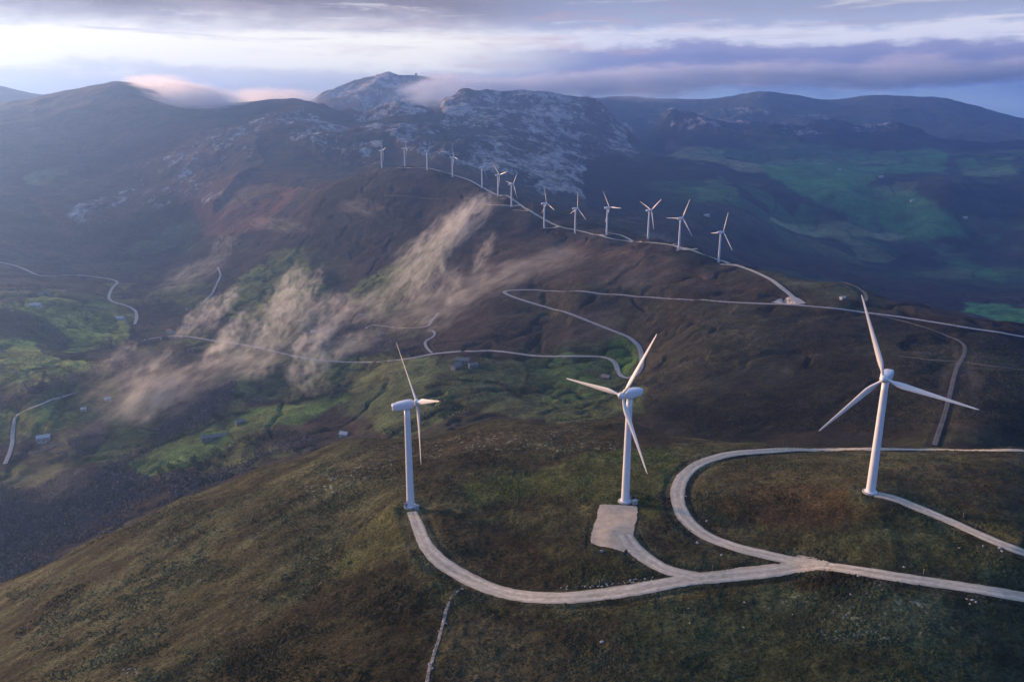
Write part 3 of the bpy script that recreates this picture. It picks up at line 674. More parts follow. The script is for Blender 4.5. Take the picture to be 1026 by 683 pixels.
TURB = {'T1':(65.4,-49.8,'white wind turbine seen from behind at the end of the gravel road'),
'T2':(231.2,92.4,'white wind turbine standing at the edge of the square gravel pad'),
'T3':(215.3,141.2,'white wind turbine by the short pale track inside the loop of road'),
'A':(65.7,-45.7,'distant white turbine at the far end of the ridge, where the road fades out'),
'B':(75.2,-23,'second turbine from the far end of the ridge, on its rounded top'),
'C':(110.3,-26.5,'third turbine from the far end of the ridge, just before the road dips'),
'D':(68.9,-24.8,'fourth turbine from the far end of the ridge, close to the road'),
'E':(113.8,-31.1,'fifth turbine from the far end, its foot just below the ridge road'),
'F':(53.2,-45.6,'sixth turbine from the far end, one blade out level, on a short spur'),
'G':(59.4,156.8,'seventh turbine from the far end, nearest to the tip of the fog plume'),
'H':(65.1,-12.4,'eighth turbine from the far end of the ridge, with a blade straight up'),
'I':(61.5,5,'ninth turbine from the far end, its foot on the edge of the ridge road'),
'J':(57.7,-32.9,'white turbine with one blade level, fourth along the ridge from the pass'),
'K':(60,51.1,'white turbine with two blades raised in a V, third along the ridge from the pass'),
'L':(51.2,144.3,'second ridge turbine from the pass, one blade pointing level at its neighbour'),
'M':(67.6,18.9,'ridge turbine nearest to the pass, on a small gravel spur')}
proto = make_turbine(); first = True
src = clone(proto) if False else proto
order = list(TURB)
for k in order:
    yaw, ph, lab = TURB[k]
    t = proto if first else clone(proto); first = False
    t.location = TBX[k]
    pose(t, R_(yaw), R_(ph)); tag(t, lab, 'wind turbine', 'turbines around the front road' if k[0] == 'T' else 'turbines along the ridge')

# ------------------------------------------------------------------ farm buildings
def at(u, v, r0=520, r1=1e9, dz=0):
    p = hit(u, v, r0, r1); return (float(p[0]), float(p[1]), float(G.samp(Z, *p))+dz)
def house(u, v, yaw, Ln, Wd, Ht, wall, roof, label, cat='farmhouse', name='farmhouse', group=None, chim=1, r0=520, hip=0.0):
    x, y, z = at(u, v, r0)
    t = empty(name, (x, y, z), R_(yaw)); l, w_ = Ln/2, Wd/2; e = Wd*.30
    vs_ = [(-l,-w_,-2.5),(l,-w_,-2.5),(l,w_,-2.5),(-l,w_,-2.5),(-l,-w_,Ht),(l,-w_,Ht),(l,w_,Ht),(-l,w_,Ht),(-l,0,Ht+e),(l,0,Ht+e)]
    mesh('wall', vs_, [(0,1,5,4),(1,2,6,9,5),(2,3,7,6),(3,0,4,8,7)], M[wall], False, t)
    o = .5; th = .25; rv = []
    for xx in (-l-o, l+o):
        rv += [(xx,-w_-o,Ht-e*o/w_+.03),(xx,0,Ht+e+.03),(xx,w_+o,Ht-e*o/w_+.03),(xx,-w_-o,Ht-e*o/w_+th),(xx,0,Ht+e+th),(xx,w_+o,Ht-e*o/w_+th)]
    rf = mesh('roof', rv, [(0,1,4,3),(1,2,5,4),(6,9,10,7),(7,10,11,8),(0,6,7,1),(1,7,8,2),(3,4,10,9),(4,5,11,10),(0,3,9,6),(2,8,11,5)], M[roof], False, t)
    if chim: mesh('chimney', *boxes([(l*.55,l*.55+.9,-.45,.45,Ht+e*.6,Ht+e+1.3)]), M['wall_s'], False, rf)
    mesh('door', *boxes([(-.6,.6,-w_-.06,-w_+.02,0,2.1)]), M['door'], False, t)
    k = max(1, int(Ln/5))
    for i in range(k):
        xx = -l+(i+.5)*Ln/k
        if abs(xx) < 1.3: xx += 2.0
        for zz in ([1.0, 3.4] if Ht > 4.6 else [1.0]):
            mesh('window', *boxes([(xx-.5,xx+.5,-w_-.05,-w_+.02,zz,zz+1.2)]), M['glass'], False, t)
    tag(t, label, cat, group); return t
house(44,441,25,15,9,5,'wall_w','roof_w','white farmhouse with pale sheet roof beside its walled yard, below the lane bend')
house(171,334,-30,14,9,5.2,'wall_w','roof_r','red tiled farmhouse right where the valley road reaches the hamlet','farmhouse','farmhouse','hamlet on the valley road')
house(164,339,40,10,8,4.5,'wall_s','roof_r','small stone house below the road, lowest of the hamlet','house','stone_house','hamlet on the valley road')
house(176,341,70,9,7,4,'wall_s','roof_r','little red roofed outhouse below the road beside the lowest hamlet house','outhouse','outhouse','hamlet on the valley road',0)
house(186,327,10,15,10,5.5,'wall_w','roof_r','pale house with a red roof standing above the valley road','house','pale_house','hamlet on the valley road')
house(189,310,60,9,7,4.5,'wall_w','roof_r','small white gabled house alone between the lane and the hamlet','house','pale_house')
house(345,437,-20,9,7,3.6,'wall_w','roof_w','small whitish hut in the dark scrub under the brow of the near hill','hut','hut',None,0)
house(215,439,18,27,8,3.2,'wall_s','roof_g','long grey stone barn on the bright green meadow','barn','stone_barn',None,0)
house(241,424,30,11,7,3,'wall_s','roof_g','small roofed stone shed at the upper edge of the bright green meadow','shed','stone_shed',None,0)
house(464,364,-15,17,9,5,'wall_s','roof_g','grey slate roofed farmhouse just below the valley road','farmhouse','farmhouse','grey farm below the valley road')
house(457,369,50,12,8,4,'wall_s','roof_g','grey stone barn lowest of the farm below the valley road','barn','stone_barn','grey farm below the valley road',0)
house(474,368,20,10,7,4,'wall_s','roof_g','grey stone shed at the farther side of the farm below the valley road','shed','stone_shed','grey farm below the valley road',0)
house(607,380,-30,9,7,3.6,'wall_s','roof_g','small grey stone barn inside the bend of the zigzag road','barn','stone_barn',None,0)
house(36,307,5,20,10,4,'wall_w','roof_w','pale long barn at the upper edge of the olive pasture','barn','pale_barn',None,0)
house(42,296,5,12,7,3.5,'wall_s','roof_g','small grey shed uphill of the pale long barn','shed','stone_shed',None,0)
house(121,320,-10,15,9,4,'wall_w','roof_w','pale barn on the pasture beside the end of the winding lane','barn','pale_barn',None,0)
house(108,401,35,8,6,3,'wall_w','roof_w','tiny pale hut among the bare bushes under the fog','hut','hut',None,0)
house(84,411,15,6,5,2.6,'wall_w','roof_w','tiny white hut downhill of the pale hut under the fog','hut','hut',None,0)
house(314,334,15,9,7,3.6,'wall_w','roof_w','small white cabin above the valley road, among the fog streaks','cabin','cabin',None,0)
house(382,336,15,9,7,3.4,'wall_s','roof_g','small stone cabin between the terrace lane and the valley road','cabin','cabin',None,0)
house(364,318,-15,12,8,4,'wall_s','roof_g','grey stone house at the end of the terrace lane','house','stone_house',None,0)
house(844,300,20,5,4,2.4,'wall_w','roof_w','small white hut between the pass road and the lower moor track','hut','hut',None,0)
house(883,178,20,18,11,6,'wall_w','roof_w','white farm in the middle of the distant green pasture','farm','distant_farm','far farms across the valley',0,2000)
house(841,171,-20,14,9,5,'wall_w','roof_w','small white farm on the distant pasture nearest the mountains','farm','distant_farm','far farms across the valley',0,2000)
house(914,202,10,14,9,5,'wall_w','roof_w','white farm on the lower part of the distant green slope','farm','distant_farm','far farms across the valley',0,2000)
house(967,219,-30,14,9,5,'wall_w','roof_w','pale farm in the blue haze at the foot of the distant slope','farm','distant_farm','far farms across the valley',0,2000)
house(708,217,25,16,11,5,'wall_w','roof_w','white farm in the valley just behind the ridge turbine nearest the pass','farm','distant_farm','far farms across the valley',0,1500)
# yard wall
x, y, z = at(43, 448)
pts = [(-14,-2),(-13,-10),(-4,-15),(8,-13),(14,-7),(15,0)]
bs = []
Vw, Fw = [], []
for (a, b_), (c, d_) in zip(pts[:-1], pts[1:]):
    n_ = Vector((c-a, d_-b_, 0)).normalized(); q = Vector((-n_.y, n_.x, 0))*.35; o = len(Vw)
    for (px, py) in ((a, b_), (c, d_)):
        zz = float(G.samp(Z, x+px, y+py))-z
        for s in (-1, 1):
            for h_ in (-.6, 1.5): Vw.append((px+s*q.x, py+s*q.y, zz+h_))
    Fw += [tuple(o+k for k in f_) for f_ in [(0,1,5,4),(2,6,7,3),(1,3,7,5),(0,2,3,1),(4,5,7,6)]]
yw = mesh('yard_wall', Vw, Fw, M['wall_s']); yw.location = (x, y, z)
tag(yw, 'low curved stone wall round the yard of the white farmhouse', 'wall')
# summit radar station
x, y, z = at(417, 77.8, 5200)
t = empty('summit_station', (x, y, z), .3)
mesh('building', *boxes([(-14,14,-7,7,-6,7),(-9,2,-5,5,7,12)]), M['wall_s'], False, t)
dr = [(9*math.sin(a), 9*math.cos(a)) for a in np.linspace(R_(125), R_(2), 9)]
mesh('radome', *ring_mesh([circ(a, 20+b_, 20) for a, b_ in dr]), M['greym'], True, t)
mesh('mast', *ring_mesh([circ(4, 6, 12), circ(3.5, 16, 12)]), M['greym'], False, t)
tag(t, 'small domed station on the summit of the misty mountain behind', 'station')

# ------------------------------------------------------------------ trees
def add_tri(V, F, c, s, rg):
    n = rg.normal(size=3); n /= np.linalg.norm(n); a = np.cross(n, rg.normal(size=3)); a /= np.linalg.norm(a); b_ = np.cross(n, a); o = len(V)
    V += [tuple(c+a*s), tuple(c-a*.5*s+b_*.8*s), tuple(c-a*.5*s-b_*.8*s)]; F.append((o, o+1, o+2))
def tree_meshes(kind, seed):
    rg = np.random.default_rng(seed); h = 8.5; V = []; F = []
    bend = [(rg.normal()*.15, rg.normal()*.15) for _ in range(4)]
    rings = [[(r*math.cos(a)+bx, r*math.sin(a)+by, z_) for a in np.linspace(0, 2*math.pi, 8)[:-1]] for (r, z_), (bx, by) in zip([(.32,-.8),(.24,1.5),(.18,3.5),(.07,6.2)], bend)]
    V, F = ring_mesh(rings)
    nb = 9
    tips = []
    for k in range(nb):
        a = k*2.4+rg.normal()*.3; z0 = 1.8+k*.42; ln = 2.6-.12*k; tip = np.array([math.cos(a)*ln, math.sin(a)*ln, z0+1.6+rg.random()*1.4]); b0 = np.array([0, 0, z0]); tips.append(tip)
        o = len(V); sd_ = np.array([-math.sin(a), math.cos(a), 0])*.10
        V += [tuple(b0-sd_), tuple(b0+sd_), tuple(b0+np.array([0,0,.2])), tuple(tip)]; F += [(o,o+1,o+3),(o+1,o+2,o+3),(o+2,o,o+3)]
    CV_, CF = [], []
    tips.append(np.array([0, 0, 6.8]))
    for tip in tips:
        for _ in range(34 if kind == 'bare' else 46):
            c = tip + rg.normal(size=3)*np.array([.95,.95,.8]); add_tri(CV_, CF, c, .30 if kind == 'bare' else .42, rg)
    if kind == 'bare':
        return (V, F), (CV_, CF)
    return (V, F), (CV_, CF)
PROTO = {}
def plant_tree(u, v, kind, s, label, group, cat='bare tree', seed=None, xy=None):
    key = (kind, rng.integers(0, 3) if seed is None else seed)
    if xy is None:
        p = hit(u, v, 520, 2600)
        if p is None: return
    else: p = xy
    if float(G.samp(RD, *p)) < 2.0: return
    if key not in PROTO:
        a, b_ = tree_meshes(kind, key[1]+(10 if kind == 'ever' else 0))
        t = empty('bare_tree' if kind == 'bare' else 'evergreen_tree', (0,0,0)); mesh('trunk', *a, M['bark'], False, t); mesh('crown', *b_, M['twig' if kind == 'bare' else 'ever'], False, t); PROTO[key] = t
    else:
        s0 = PROTO[key]; t = s0.copy(); COL.objects.link(t)
        for ch in s0.children: c = ch.copy(); COL.objects.link(c); c.parent = t
    s *= 1.25; t.location = (p[0], p[1], float(G.samp(Z, *p))); t.rotation_euler = (0, 0, rng.random()*6.28); t.scale = (s*rng.uniform(.9,1.2), s*rng.uniform(.9,1.2), s*rng.uniform(.85,1.1))
    tag(t, label, cat, group); return t
def line(px, n, kind, s, label, group, cat='bare tree', ju=3, jv=2):
    q = np.array(px, float); d = np.r_[0, np.cumsum(np.hypot(*np.diff(q, axis=0).T))]
    for k in range(n):
        t_ = (k+.5)/n*d[-1]; plant_tree(np.interp(t_, d, q[:,0])+rng.normal()*ju, np.interp(t_, d, q[:,1])+rng.normal()*jv, kind, s*rng.uniform(.7,1.25), label, group, cat)
plant_tree(216, 421, 'ever', 1.05, 'dark rounded evergreen tree alone on the meadow just above the long stone barn', None, 'evergreen tree')
plant_tree(214, 412, 'bare', 1.0, 'bare grey tree directly uphill of the dark rounded evergreen', None)
for u, v in ((238,402),(243,401),(248,402),(253,401),(259,402)):
    plant_tree(u, v, 'ever' if u < 245 else 'bare', .95, 'tree in the small dark clump on top of the bright green meadow', 'clump on top of the meadow', 'tree')
line([(300,402),(318,398),(340,392)], 5, 'bare', .8, 'bare tree at the farther end of the bright green meadow', 'trees at the meadow end')
line([(135,470),(150,455),(185,432),(212,425)], 16, 'bare', 1.0, 'bare tree on the upper hedge line of the bright green meadow', 'upper hedge trees of the meadow', jv=3)
line([(425,352),(440,352),(482,354),(490,351)], 7, 'ever', .8, 'dark evergreen tree beside the valley road by the grey farm', 'evergreens by the grey farm', 'evergreen tree', 3, 1)
line([(0,372),(40,388),(70,395),(95,385),(112,370),(112,350)], 26, 'bare', 1.1, 'bare tree in the hedgerow between the two olive pastures', 'pasture hedgerow trees', ju=5, jv=4)
line([(5,312),(25,322),(45,338),(58,348)], 14, 'bare', 1.3, 'bare tree of the thicket cutting into the olive pasture below the pale barn', 'thicket trees in the pasture', ju=6, jv=4)
line([(130,315),(140,322),(150,305),(165,298)], 12, 'bare', 1.2, 'bare tree in the hollow between the lane and the hamlet', 'hollow trees', ju=5, jv=4)
line([(110,340),(112,360),(115,378)], 9, 'bare', 1.2, 'bare tree along the stream below the winding lane', 'stream trees', ju=3, jv=3)
line([(20,430),(30,452),(60,460),(75,450)], 10, 'bare', 1.0, 'bare tree around the white farmhouse and its yard', 'trees by the white farmhouse', ju=4, jv=3)
line([(520,392),(500,385),(480,395),(470,405)], 9, 'bare', .6, 'small bush on the gullied green slope under the grey farm', 'slope bushes', 'bush', 5, 3)
line([(595,366),(612,378),(628,390),(575,372)], 10, 'bare', .7, 'bush round the small barn inside the zigzag bend', 'bushes by the zigzag bend', 'bush', 4, 3)
line([(330,385),(345,395),(342,415),(336,425)], 8, 'bare', .8, 'bare tree in the narrow gully on the green slope', 'gully trees', ju=1.5, jv=2)
line([(200,330),(230,332),(250,320),(300,318)], 14, 'bare', 1.1, 'bare tree in the wood between the hamlet and the hamlet lane', 'wood above the hamlet', ju=6, jv=4)
line([(905,282),(925,286),(880,279)], 1, 'bare', .9, 'single bare tree on the edge of the moor above the blue valley', None)

# thickets: one mass
def thicket(polys, n, name, label, m, s0, s1, tri=26, seed=3):
    rg = np.random.default_rng(seed); V, ok = [], 0
    base = rg.normal(size=(60, tri, 3)); base /= np.maximum(np.linalg.norm(base, axis=2, keepdims=True), .6)
    allp = [(min(a for a,_ in p), max(a for a,_ in p), min(b for _,b in p), max(b for _,b in p), p) for p in polys]
    ar = np.array([(a[1]-a[0])*(a[3]-a[2]) for a in allp]); ar = ar/ar.sum()
    CX = []
    while ok < n:
        a = allp[rg.choice(len(allp), p=ar)]; u, v = rg.uniform(a[0], a[1]), rg.uniform(a[2], a[3])
        ok += 1
        if not inpoly(np.array([u]), np.array([v]), a[4])[0]: continue
        p = hit(u, v, 560, 2600)
        if p is None or (p[0]**2+p[1]**2) > 2600**2: continue
        if vn(np.array([p[0]/60]), np.array([p[1]/60]), 5)[0] < -.25: continue
        CX.append((p[0], p[1], rg.uniform(s0, s1)))
    CX = np.array(CX); zz = G.samp(Z, CX[:,0], CX[:,1]); rd = G.samp(RD, CX[:,0], CX[:,1]); k = rd > 3; CX, zz = CX[k], zz[k]
    T = base[rg.integers(0, 60, len(CX))]
    c = np.stack([CX[:,0], CX[:,1], zz+CX[:,2]*.75], 1)[:,None] + T*CX[:,2][:,None,None]*np.array([1.1,1.1,.8])
    tr = rg.normal(size=(len(CX), tri, 3, 3)); tr /= np.linalg.norm(tr, axis=-1, keepdims=True)
    vv = (c[:,:,None,:] + tr*(CX[:,2]*.34)[:,None,None,None]).reshape(-1, 3)
    o = npmesh(name, vv, np.arange(len(vv)).reshape(-1, 3), m, False); o['kind'] = 'stuff'; o['label'] = label; return o
thicket(WOODS + [[(-40,520),(0,470),(60,460),(140,485),(240,470),(300,440),(340,432),(180,500),(0,590)], [(70,445),(140,400),(240,385),(225,415),(150,450),(100,480)]], 15000, 'thicket', 'bare winter scrub and woodland on the valley floor', M['twig'], 2.4, 5.2)
thicket([[(155,470),(262,432),(300,432),(330,428),(200,492),(165,485)], [(340,420),(400,440),(470,410),(440,400),(400,430)], [(360,352),(420,350),(440,372),(400,395),(340,400)]], 4000, 'scrub', 'dark evergreen scrub below the brow of the near hill', M['ever'], 1.2, 2.8, seed=5)

def strip(px, wd=1.1):
    q = np.array(px, float); t_ = np.gradient(q, axis=0); t_ /= np.linalg.norm(t_, axis=1)[:,None]; nn = np.stack([-t_[:,1], t_[:,0]], 1)*wd
    return [tuple(p) for p in np.concatenate([q+nn, (q-nn)[::-1]])]
HG = [[(0,352),(30,350),(60,358),(100,362),(118,348)],[(0,330),(25,328),(50,345)],[(60,302),(70,325),(66,352)],[(20,372),(60,368),(95,384)],[(0,398),(40,398),(62,392),(95,384)],[(45,372),(40,396)],[(75,305),(100,330),(112,350)],
  [(128,462),(150,450),(200,432),(225,417),(262,412),(300,402),(345,392)],[(222,275),(250,285),(290,288),(330,280)],[(262,262),(290,288),(300,310)],[(420,392),(450,380),(500,384),(520,400)],[(520,352),(530,375),(520,400)],[(560,358),(575,380),(560,402)],
  [(360,352),(355,380),(330,400)],[(440,360),(430,385),(405,395)],[(60,405),(55,425),(80,432)],[(150,350),(200,352),(240,366)],[(300,366),(310,390),(300,402)],[(345,300),(370,290),(392,270)]]
thicket([[(430,240),(560,228),(720,268),(1026,345),(1026,445),(700,440),(440,410),(360,350)]], 42000, 'scrub', 'low heath scrub dotted over the middle slopes', M['ever'], .8, 2.2, tri=8, seed=15)
thicket([[(0,240),(230,220),(330,240),(430,330),(400,430),(300,420),(0,470)]], 22000, 'scrub', 'small bushes dotted over the valley pastures', M['twig'], .9, 2.6, tri=12, seed=16)
thicket([strip(p) for p in HG], 60000, 'hedgerow', 'dark hedgerows and field banks of the valley', M['ever'], .9, 2.0, tri=14, seed=9)

# ------------------------------------------------------------------ heather and tussocks of the near hill (uncountable)
rg = np.random.default_rng(11); n_ = 190000
az_ = rg.uniform(-R_(36), R_(36), n_); lr_ = rg.uniform(math.log(160), math.log(480), n_)
px, py = np.exp(lr_)*np.sin(az_), np.exp(lr_)*np.cos(az_)
cl_ = fbm(px, py, 26, 4, 151) + .6*fbm(px, py, 6, 2, 153); rd_ = G.samp(RD, px, py)
pad = np.array([hit(u, v, 150) for u, v in [(598,504),(642,505),(640,532),(636,550),(612,553),(588,547)]])
k = (rd_ > rng.uniform(-.35, .8, n_)) & (cl_ > rg.uniform(-.7, .9, n_)) & ~inpoly(px, py, [tuple(p) for p in pad])
for q in ('T1','T2','T3'): k &= np.hypot(px-TBX[q][0], py-TBX[q][1]) > 3.4
px, py = px[k], py[k]; n_ = len(px); pz = G.samp(Z, px, py); s = rg.uniform(.18, .5, n_)*(1+.5*(cl_[k] > .3))
ang = rg.uniform(0, 6.28, n_)
P0 = np.stack([px, py, pz], 1); bl_ = []
for i in range(5):
    a = ang + i*1.2566
    bl_.append(P0 + np.stack([np.cos(a)*s*rg.uniform(.7,1.3,n_), np.sin(a)*s*rg.uniform(.7,1.3,n_), -.12*np.ones(n_)], 1))
top = P0 + np.stack([rg.normal(size=n_)*.2*s, rg.normal(size=n_)*.2*s, s*rg.uniform(.5,1.0,n_)], 1)
VV = np.stack(bl_+[top], 1).reshape(-1, 3); base_i = (np.arange(n_)*6)[:,None]
FF = np.concatenate([base_i+np.array([[i, (i+1)%5, 5]]) for i in range(5)], 0)
hm, hnt, hb_ = mat('tussock', (.06,.045,.03), .95); ha = hnt.nodes.new('ShaderNodeVertexColor'); ha.layer_name = 'sward'; hnt.links.new(ha.outputs['Color'], hb_.inputs['Base Color']); hb_.inputs['Specular IOR Level'].default_value = .1
ht = npmesh('heather', VV, FF, hm, True); ht['kind'] = 'stuff'; ht['label'] = 'heather and grass tussocks on the near hill'
cc = np.stack([G.samp(col[...,i], px, py) for i in range(3)], 1)*rg.uniform(.8, 1.6, n_)[:,None]
hc = ht.data.color_attributes.new('sward', 'FLOAT_COLOR', 'POINT')
hc.data.foreach_set('color', np.concatenate([np.repeat(cc, 6, 0), np.ones((n_*6, 1))], 1).astype(np.float32).ravel())

# ------------------------------------------------------------------ loose stones and marker posts
def rock_mesh(seed):
    import bmesh
    bm = bmesh.new(); bmesh.ops.create_icosphere(bm, subdivisions=2, radius=1); r_ = random.Random(seed)
    pl = [(Vector((r_.gauss(0,1), r_.gauss(0,1), r_.gauss(0,1))).normalized(), r_.uniform(.6,.85)) for _ in range(9)]
    for v_ in bm.verts:
        for nn, dd in pl:
            k_ = v_.co.dot(nn)
            if k_ > dd: v_.co -= nn*(k_-dd)
        v_.co.z *= .7
    me = bpy.data.meshes.new('boulder'); bm.to_mesh(me); bm.free(); me.materials.append(M['rockm']); return me
RM = [rock_mesh(i) for i in range(4)]
def stone(u, v, s, label, group=None):
    p = hit(u, v, 150, 560)
    if p is None: return
    o = bpy.data.objects.new('boulder', random.choice(RM)); COL.objects.link(o); o.location = (p[0], p[1], float(G.samp(Z, *p))+s*.15)
    o.rotation_euler = (random.random()*.5, random.random()*.5, random.random()*6); o.scale = (s*random.uniform(.8,1.3), s, s*random.uniform(.7,1)); tag(o, label, 'boulder', group)
stone(603,552,.75,'pale boulder in the grass just below the square gravel pad')
stone(699,544,.8,'pale boulder in the grass inside the loop, left of where the two roads meet')
stone(687,497,.55,'small pale stone on the inner edge of the looping road')
stone(708,522,.6,'pale stone on the inner verge of the road bend')
stone(723,556,.55,'small pale stone in the grass wedge between the two roads')
stone(860,577,.6,'pale stone on the lower verge of the front road, right of the junction')
for u, v, s in ((974,601,.6),(978,603,.5),(972,605,.4),(969,600,.35)): stone(u, v, s, 'one of the four white stones lying together below the front road', 'white stones below the front road')
for u, v, s in ((1002,549,.7),(1004,552,.45),(985,547,.4),(961,549,.4)): stone(u, v, s, 'pale stone in the grass just below the pale turbine track', 'stones by the turbine track')
stone(906,568,.5,'pale stone above the front road, left of the wooden post')
stone(603,643,.6,'lone pale stone on the open slope below the front road')
def cabinet(u, v, lab):
    p = hit(u, v, 150, 560); t = empty('transformer_cabinet', (p[0], p[1], float(G.samp(Z, *p))), .4)
    mesh('body', *boxes([(-.9,.9,-.7,.7,-.3,1.7)]), M['concrete'], False, t); mesh('roof', *boxes([(-1.05,1.05,-.85,.85,1.7,1.85)]), M['greym'], False, t); mesh('door', *boxes([(-.6,.6,-.76,-.69,.1,1.5)]), M['greym'], False, t)
    tag(t, lab, 'cabinet')
cabinet(417.5,510,'small pale cabinet at the foot of the left turbine')
cabinet(636,505,'small pale cabinet at the foot of the middle turbine by the pad corner')
for k in range(26):
    u = rng.uniform(325, 395); v = 487-(u-325)*.33+rng.normal()*4
    if k < 6: u = rng.uniform(122, 138); v = rng.uniform(668, 678)
    stone(u, v, rng.uniform(.25,.55), 'pale stone of the group showing in the heath at the lower left edge' if k < 6 else 'pale stone of the rocky band crossing the brow of the hill', 'stones at the lower left' if k < 6 else 'stones of the brow')
for k in range(44):
    t_ = rng.random(); u = 462-t_*30+rng.normal()*1.5; v = 590+t_*85
    if rng.random() < .55: continue
    u = np.interp(v, [588,599,612,625,645,670], [464,452,447,444,438,430])+rng.normal()*1.4
    stone(u, v, rng.uniform(.25,.6), 'pale stone in the washed out gully running down from the road', 'stones in the gully')
for k in range(14):
    u = rng.uniform(660, 880); v = rng.uniform(596, 628)-(u-770)*.02; stone(u, v, rng.uniform(.18,.42), 'small grey stone scattered over the grass below the road junction', 'stones below the junction')
for k in range(40):
    t_ = rng.random(); u = 560+t_*95; v = np.interp(u, [500,560,600,655], [588,588.5,587,579])+rng.normal()*1.0
    stone(u, v, rng.uniform(.22,.5), 'grey stone in the rubble bank along the upper edge of the front road', 'rubble bank stones')
for u, v, lab in ((600.5,586,'thin pale post on the rubble bank below the square pad'),(713.5,571,'thin post on the verge where the pad road joins the front road'),(925,575,'thin yellowish post above the front road at the right'),
                  (965,518.5,'thin post beside the pale turbine track'),(502,577,'thin post above the front road below the heather hollow')):
    p = hit(u, v, 150, 560); o = mesh('marker_post', *ring_mesh([circ(.09,-.4,10),circ(.08,1.9,10),circ(.03,2.0,10)]), M['post']); o.location = (p[0], p[1], float(G.samp(Z, *p))); tag(o, lab, 'post', 'marker posts by the roads')


# ------------------------------------------------------------------ air
bpy.context.view_layer.update()
SUN_AZ, SUN_EL = R_(-60), R_(8)
def volmat(name, color, dens, aniso):
    m = bpy.data.materials.new(name); m.use_nodes = True; nt = m.node_tree; nt.nodes.clear()
    o = nt.nodes.new('ShaderNodeOutputMaterial'); v = nt.nodes.new('ShaderNodeVolumePrincipled')
    v.inputs['Color'].default_value = (*color, 1); v.inputs['Density'].default_value = dens; v.inputs['Anisotropy'].default_value = aniso
    nt.links.new(v.outputs[0], o.inputs['Volume']); return m, nt, v
zmin, zmax = float(Z.min()), float(Z.max())
hv, hf = box(-9700, 9700, -9700, 9700, zmin-1, zmax+60)
hz = mesh('haze', hv, hf, volmat('haze', (.26,.48,1.0), 1.2e-4, .62)[0]); hz['kind'] = 'stuff'; hz['label'] = 'thin blue haze over the valleys'

def wisp(a, b_, width, height, dens, lift=8, streak=(60,13,12), seed=0, r0=520, r1=1e9, thr=(.44,.66), world=None, name='fog_wisp', col_=(.94,.93,.86), aniso=.35):
    if world is None:
        pa, pb = hit(*a, r0, r1), hit(*b_, r0, r1)
        A_ = Vector((*pa, float(G.samp(Z, *pa))+lift)); B_ = Vector((*pb, float(G.samp(Z, *pb))+lift))
    else: A_, B_ = Vector(world[0]), Vector(world[1])
    c = (A_+B_)/2; d = B_-A_; Ln = d.length/2*1.12
    x = d.normalized(); y = Vector((0,0,1)).cross(x).normalized(); z = x.cross(y)
    import bmesh
    bm = bmesh.new(); bmesh.ops.create_icosphere(bm, subdivisions=3, radius=1); me = bpy.data.meshes.new(name); bm.to_mesh(me); bm.free()
    me.shade_smooth()
    o = bpy.data.objects.new(name, me); COL.objects.link(o)
    mtx = Matrix((x, y, z)).transposed().to_4x4(); mtx.translation = c
    o.matrix_world = mtx @ Matrix.Diagonal((Ln, width/2, height/2, 1))
    m, nt, v = volmat(name, col_, 1, aniso); N, L = nt.nodes, nt.links
    tc = N.new('ShaderNodeTexCoord')
    ln = N.new('ShaderNodeVectorMath'); ln.operation = 'LENGTH'; L.new(tc.outputs['Object'], ln.inputs[0])
    sc1 = N.new('ShaderNodeVectorMath'); sc1.operation = 'MULTIPLY_ADD'; L.new(tc.outputs['Object'], sc1.inputs[0])
    sc1.inputs[1].default_value = (Ln/streak[0], width/2/streak[1], height/2/streak[2]); sc1.inputs[2].default_value = (seed*7.3, seed*3.1, seed*1.7)
    no = N.new('ShaderNodeTexNoise'); no.inputs['Scale'].default_value = 1; no.inputs['Detail'].default_value = 5; no.inputs['Roughness'].default_value = .58; no.inputs['Distortion'].default_value = .8
    L.new(sc1.outputs[0], no.inputs['Vector'])
    fal = N.new('ShaderNodeMapRange'); fal.interpolation_type = 'SMOOTHSTEP'; L.new(ln.outputs['Value'], fal.inputs['Value'])
    fal.inputs['From Min'].default_value = 1; fal.inputs['From Max'].default_value = .45
    # noise is eroded towards the rim
    sub = N.new('ShaderNodeMath'); sub.operation = 'MULTIPLY_ADD'; L.new(fal.outputs[0], sub.inputs[0]); sub.inputs[1].default_value = .12; L.new(no.outputs['Fac'], sub.inputs[2])
    nr = N.new('ShaderNodeMapRange'); nr.interpolation_type = 'SMOOTHSTEP'; L.new(sub.outputs[0], nr.inputs['Value']); nr.inputs['From Min'].default_value = thr[0]+.08; nr.inputs['From Max'].default_value = thr[1]+.16
    mu = N.new('ShaderNodeMath'); mu.operation = 'MULTIPLY'; L.new(nr.outputs[0], mu.inputs[0]); L.new(fal.outputs[0], mu.inputs[1])
    m2 = N.new('ShaderNodeMath'); m2.operation = 'MULTIPLY'; L.new(mu.outputs[0], m2.inputs[0]); m2.inputs[1].default_value = dens
    L.new(m2.outputs[0], v.inputs['Density'])
    m.cycles.volume_step_rate = STEP
    me.materials.append(m); o['kind'] = 'stuff'; return o
STEP = .35; BGS = .50
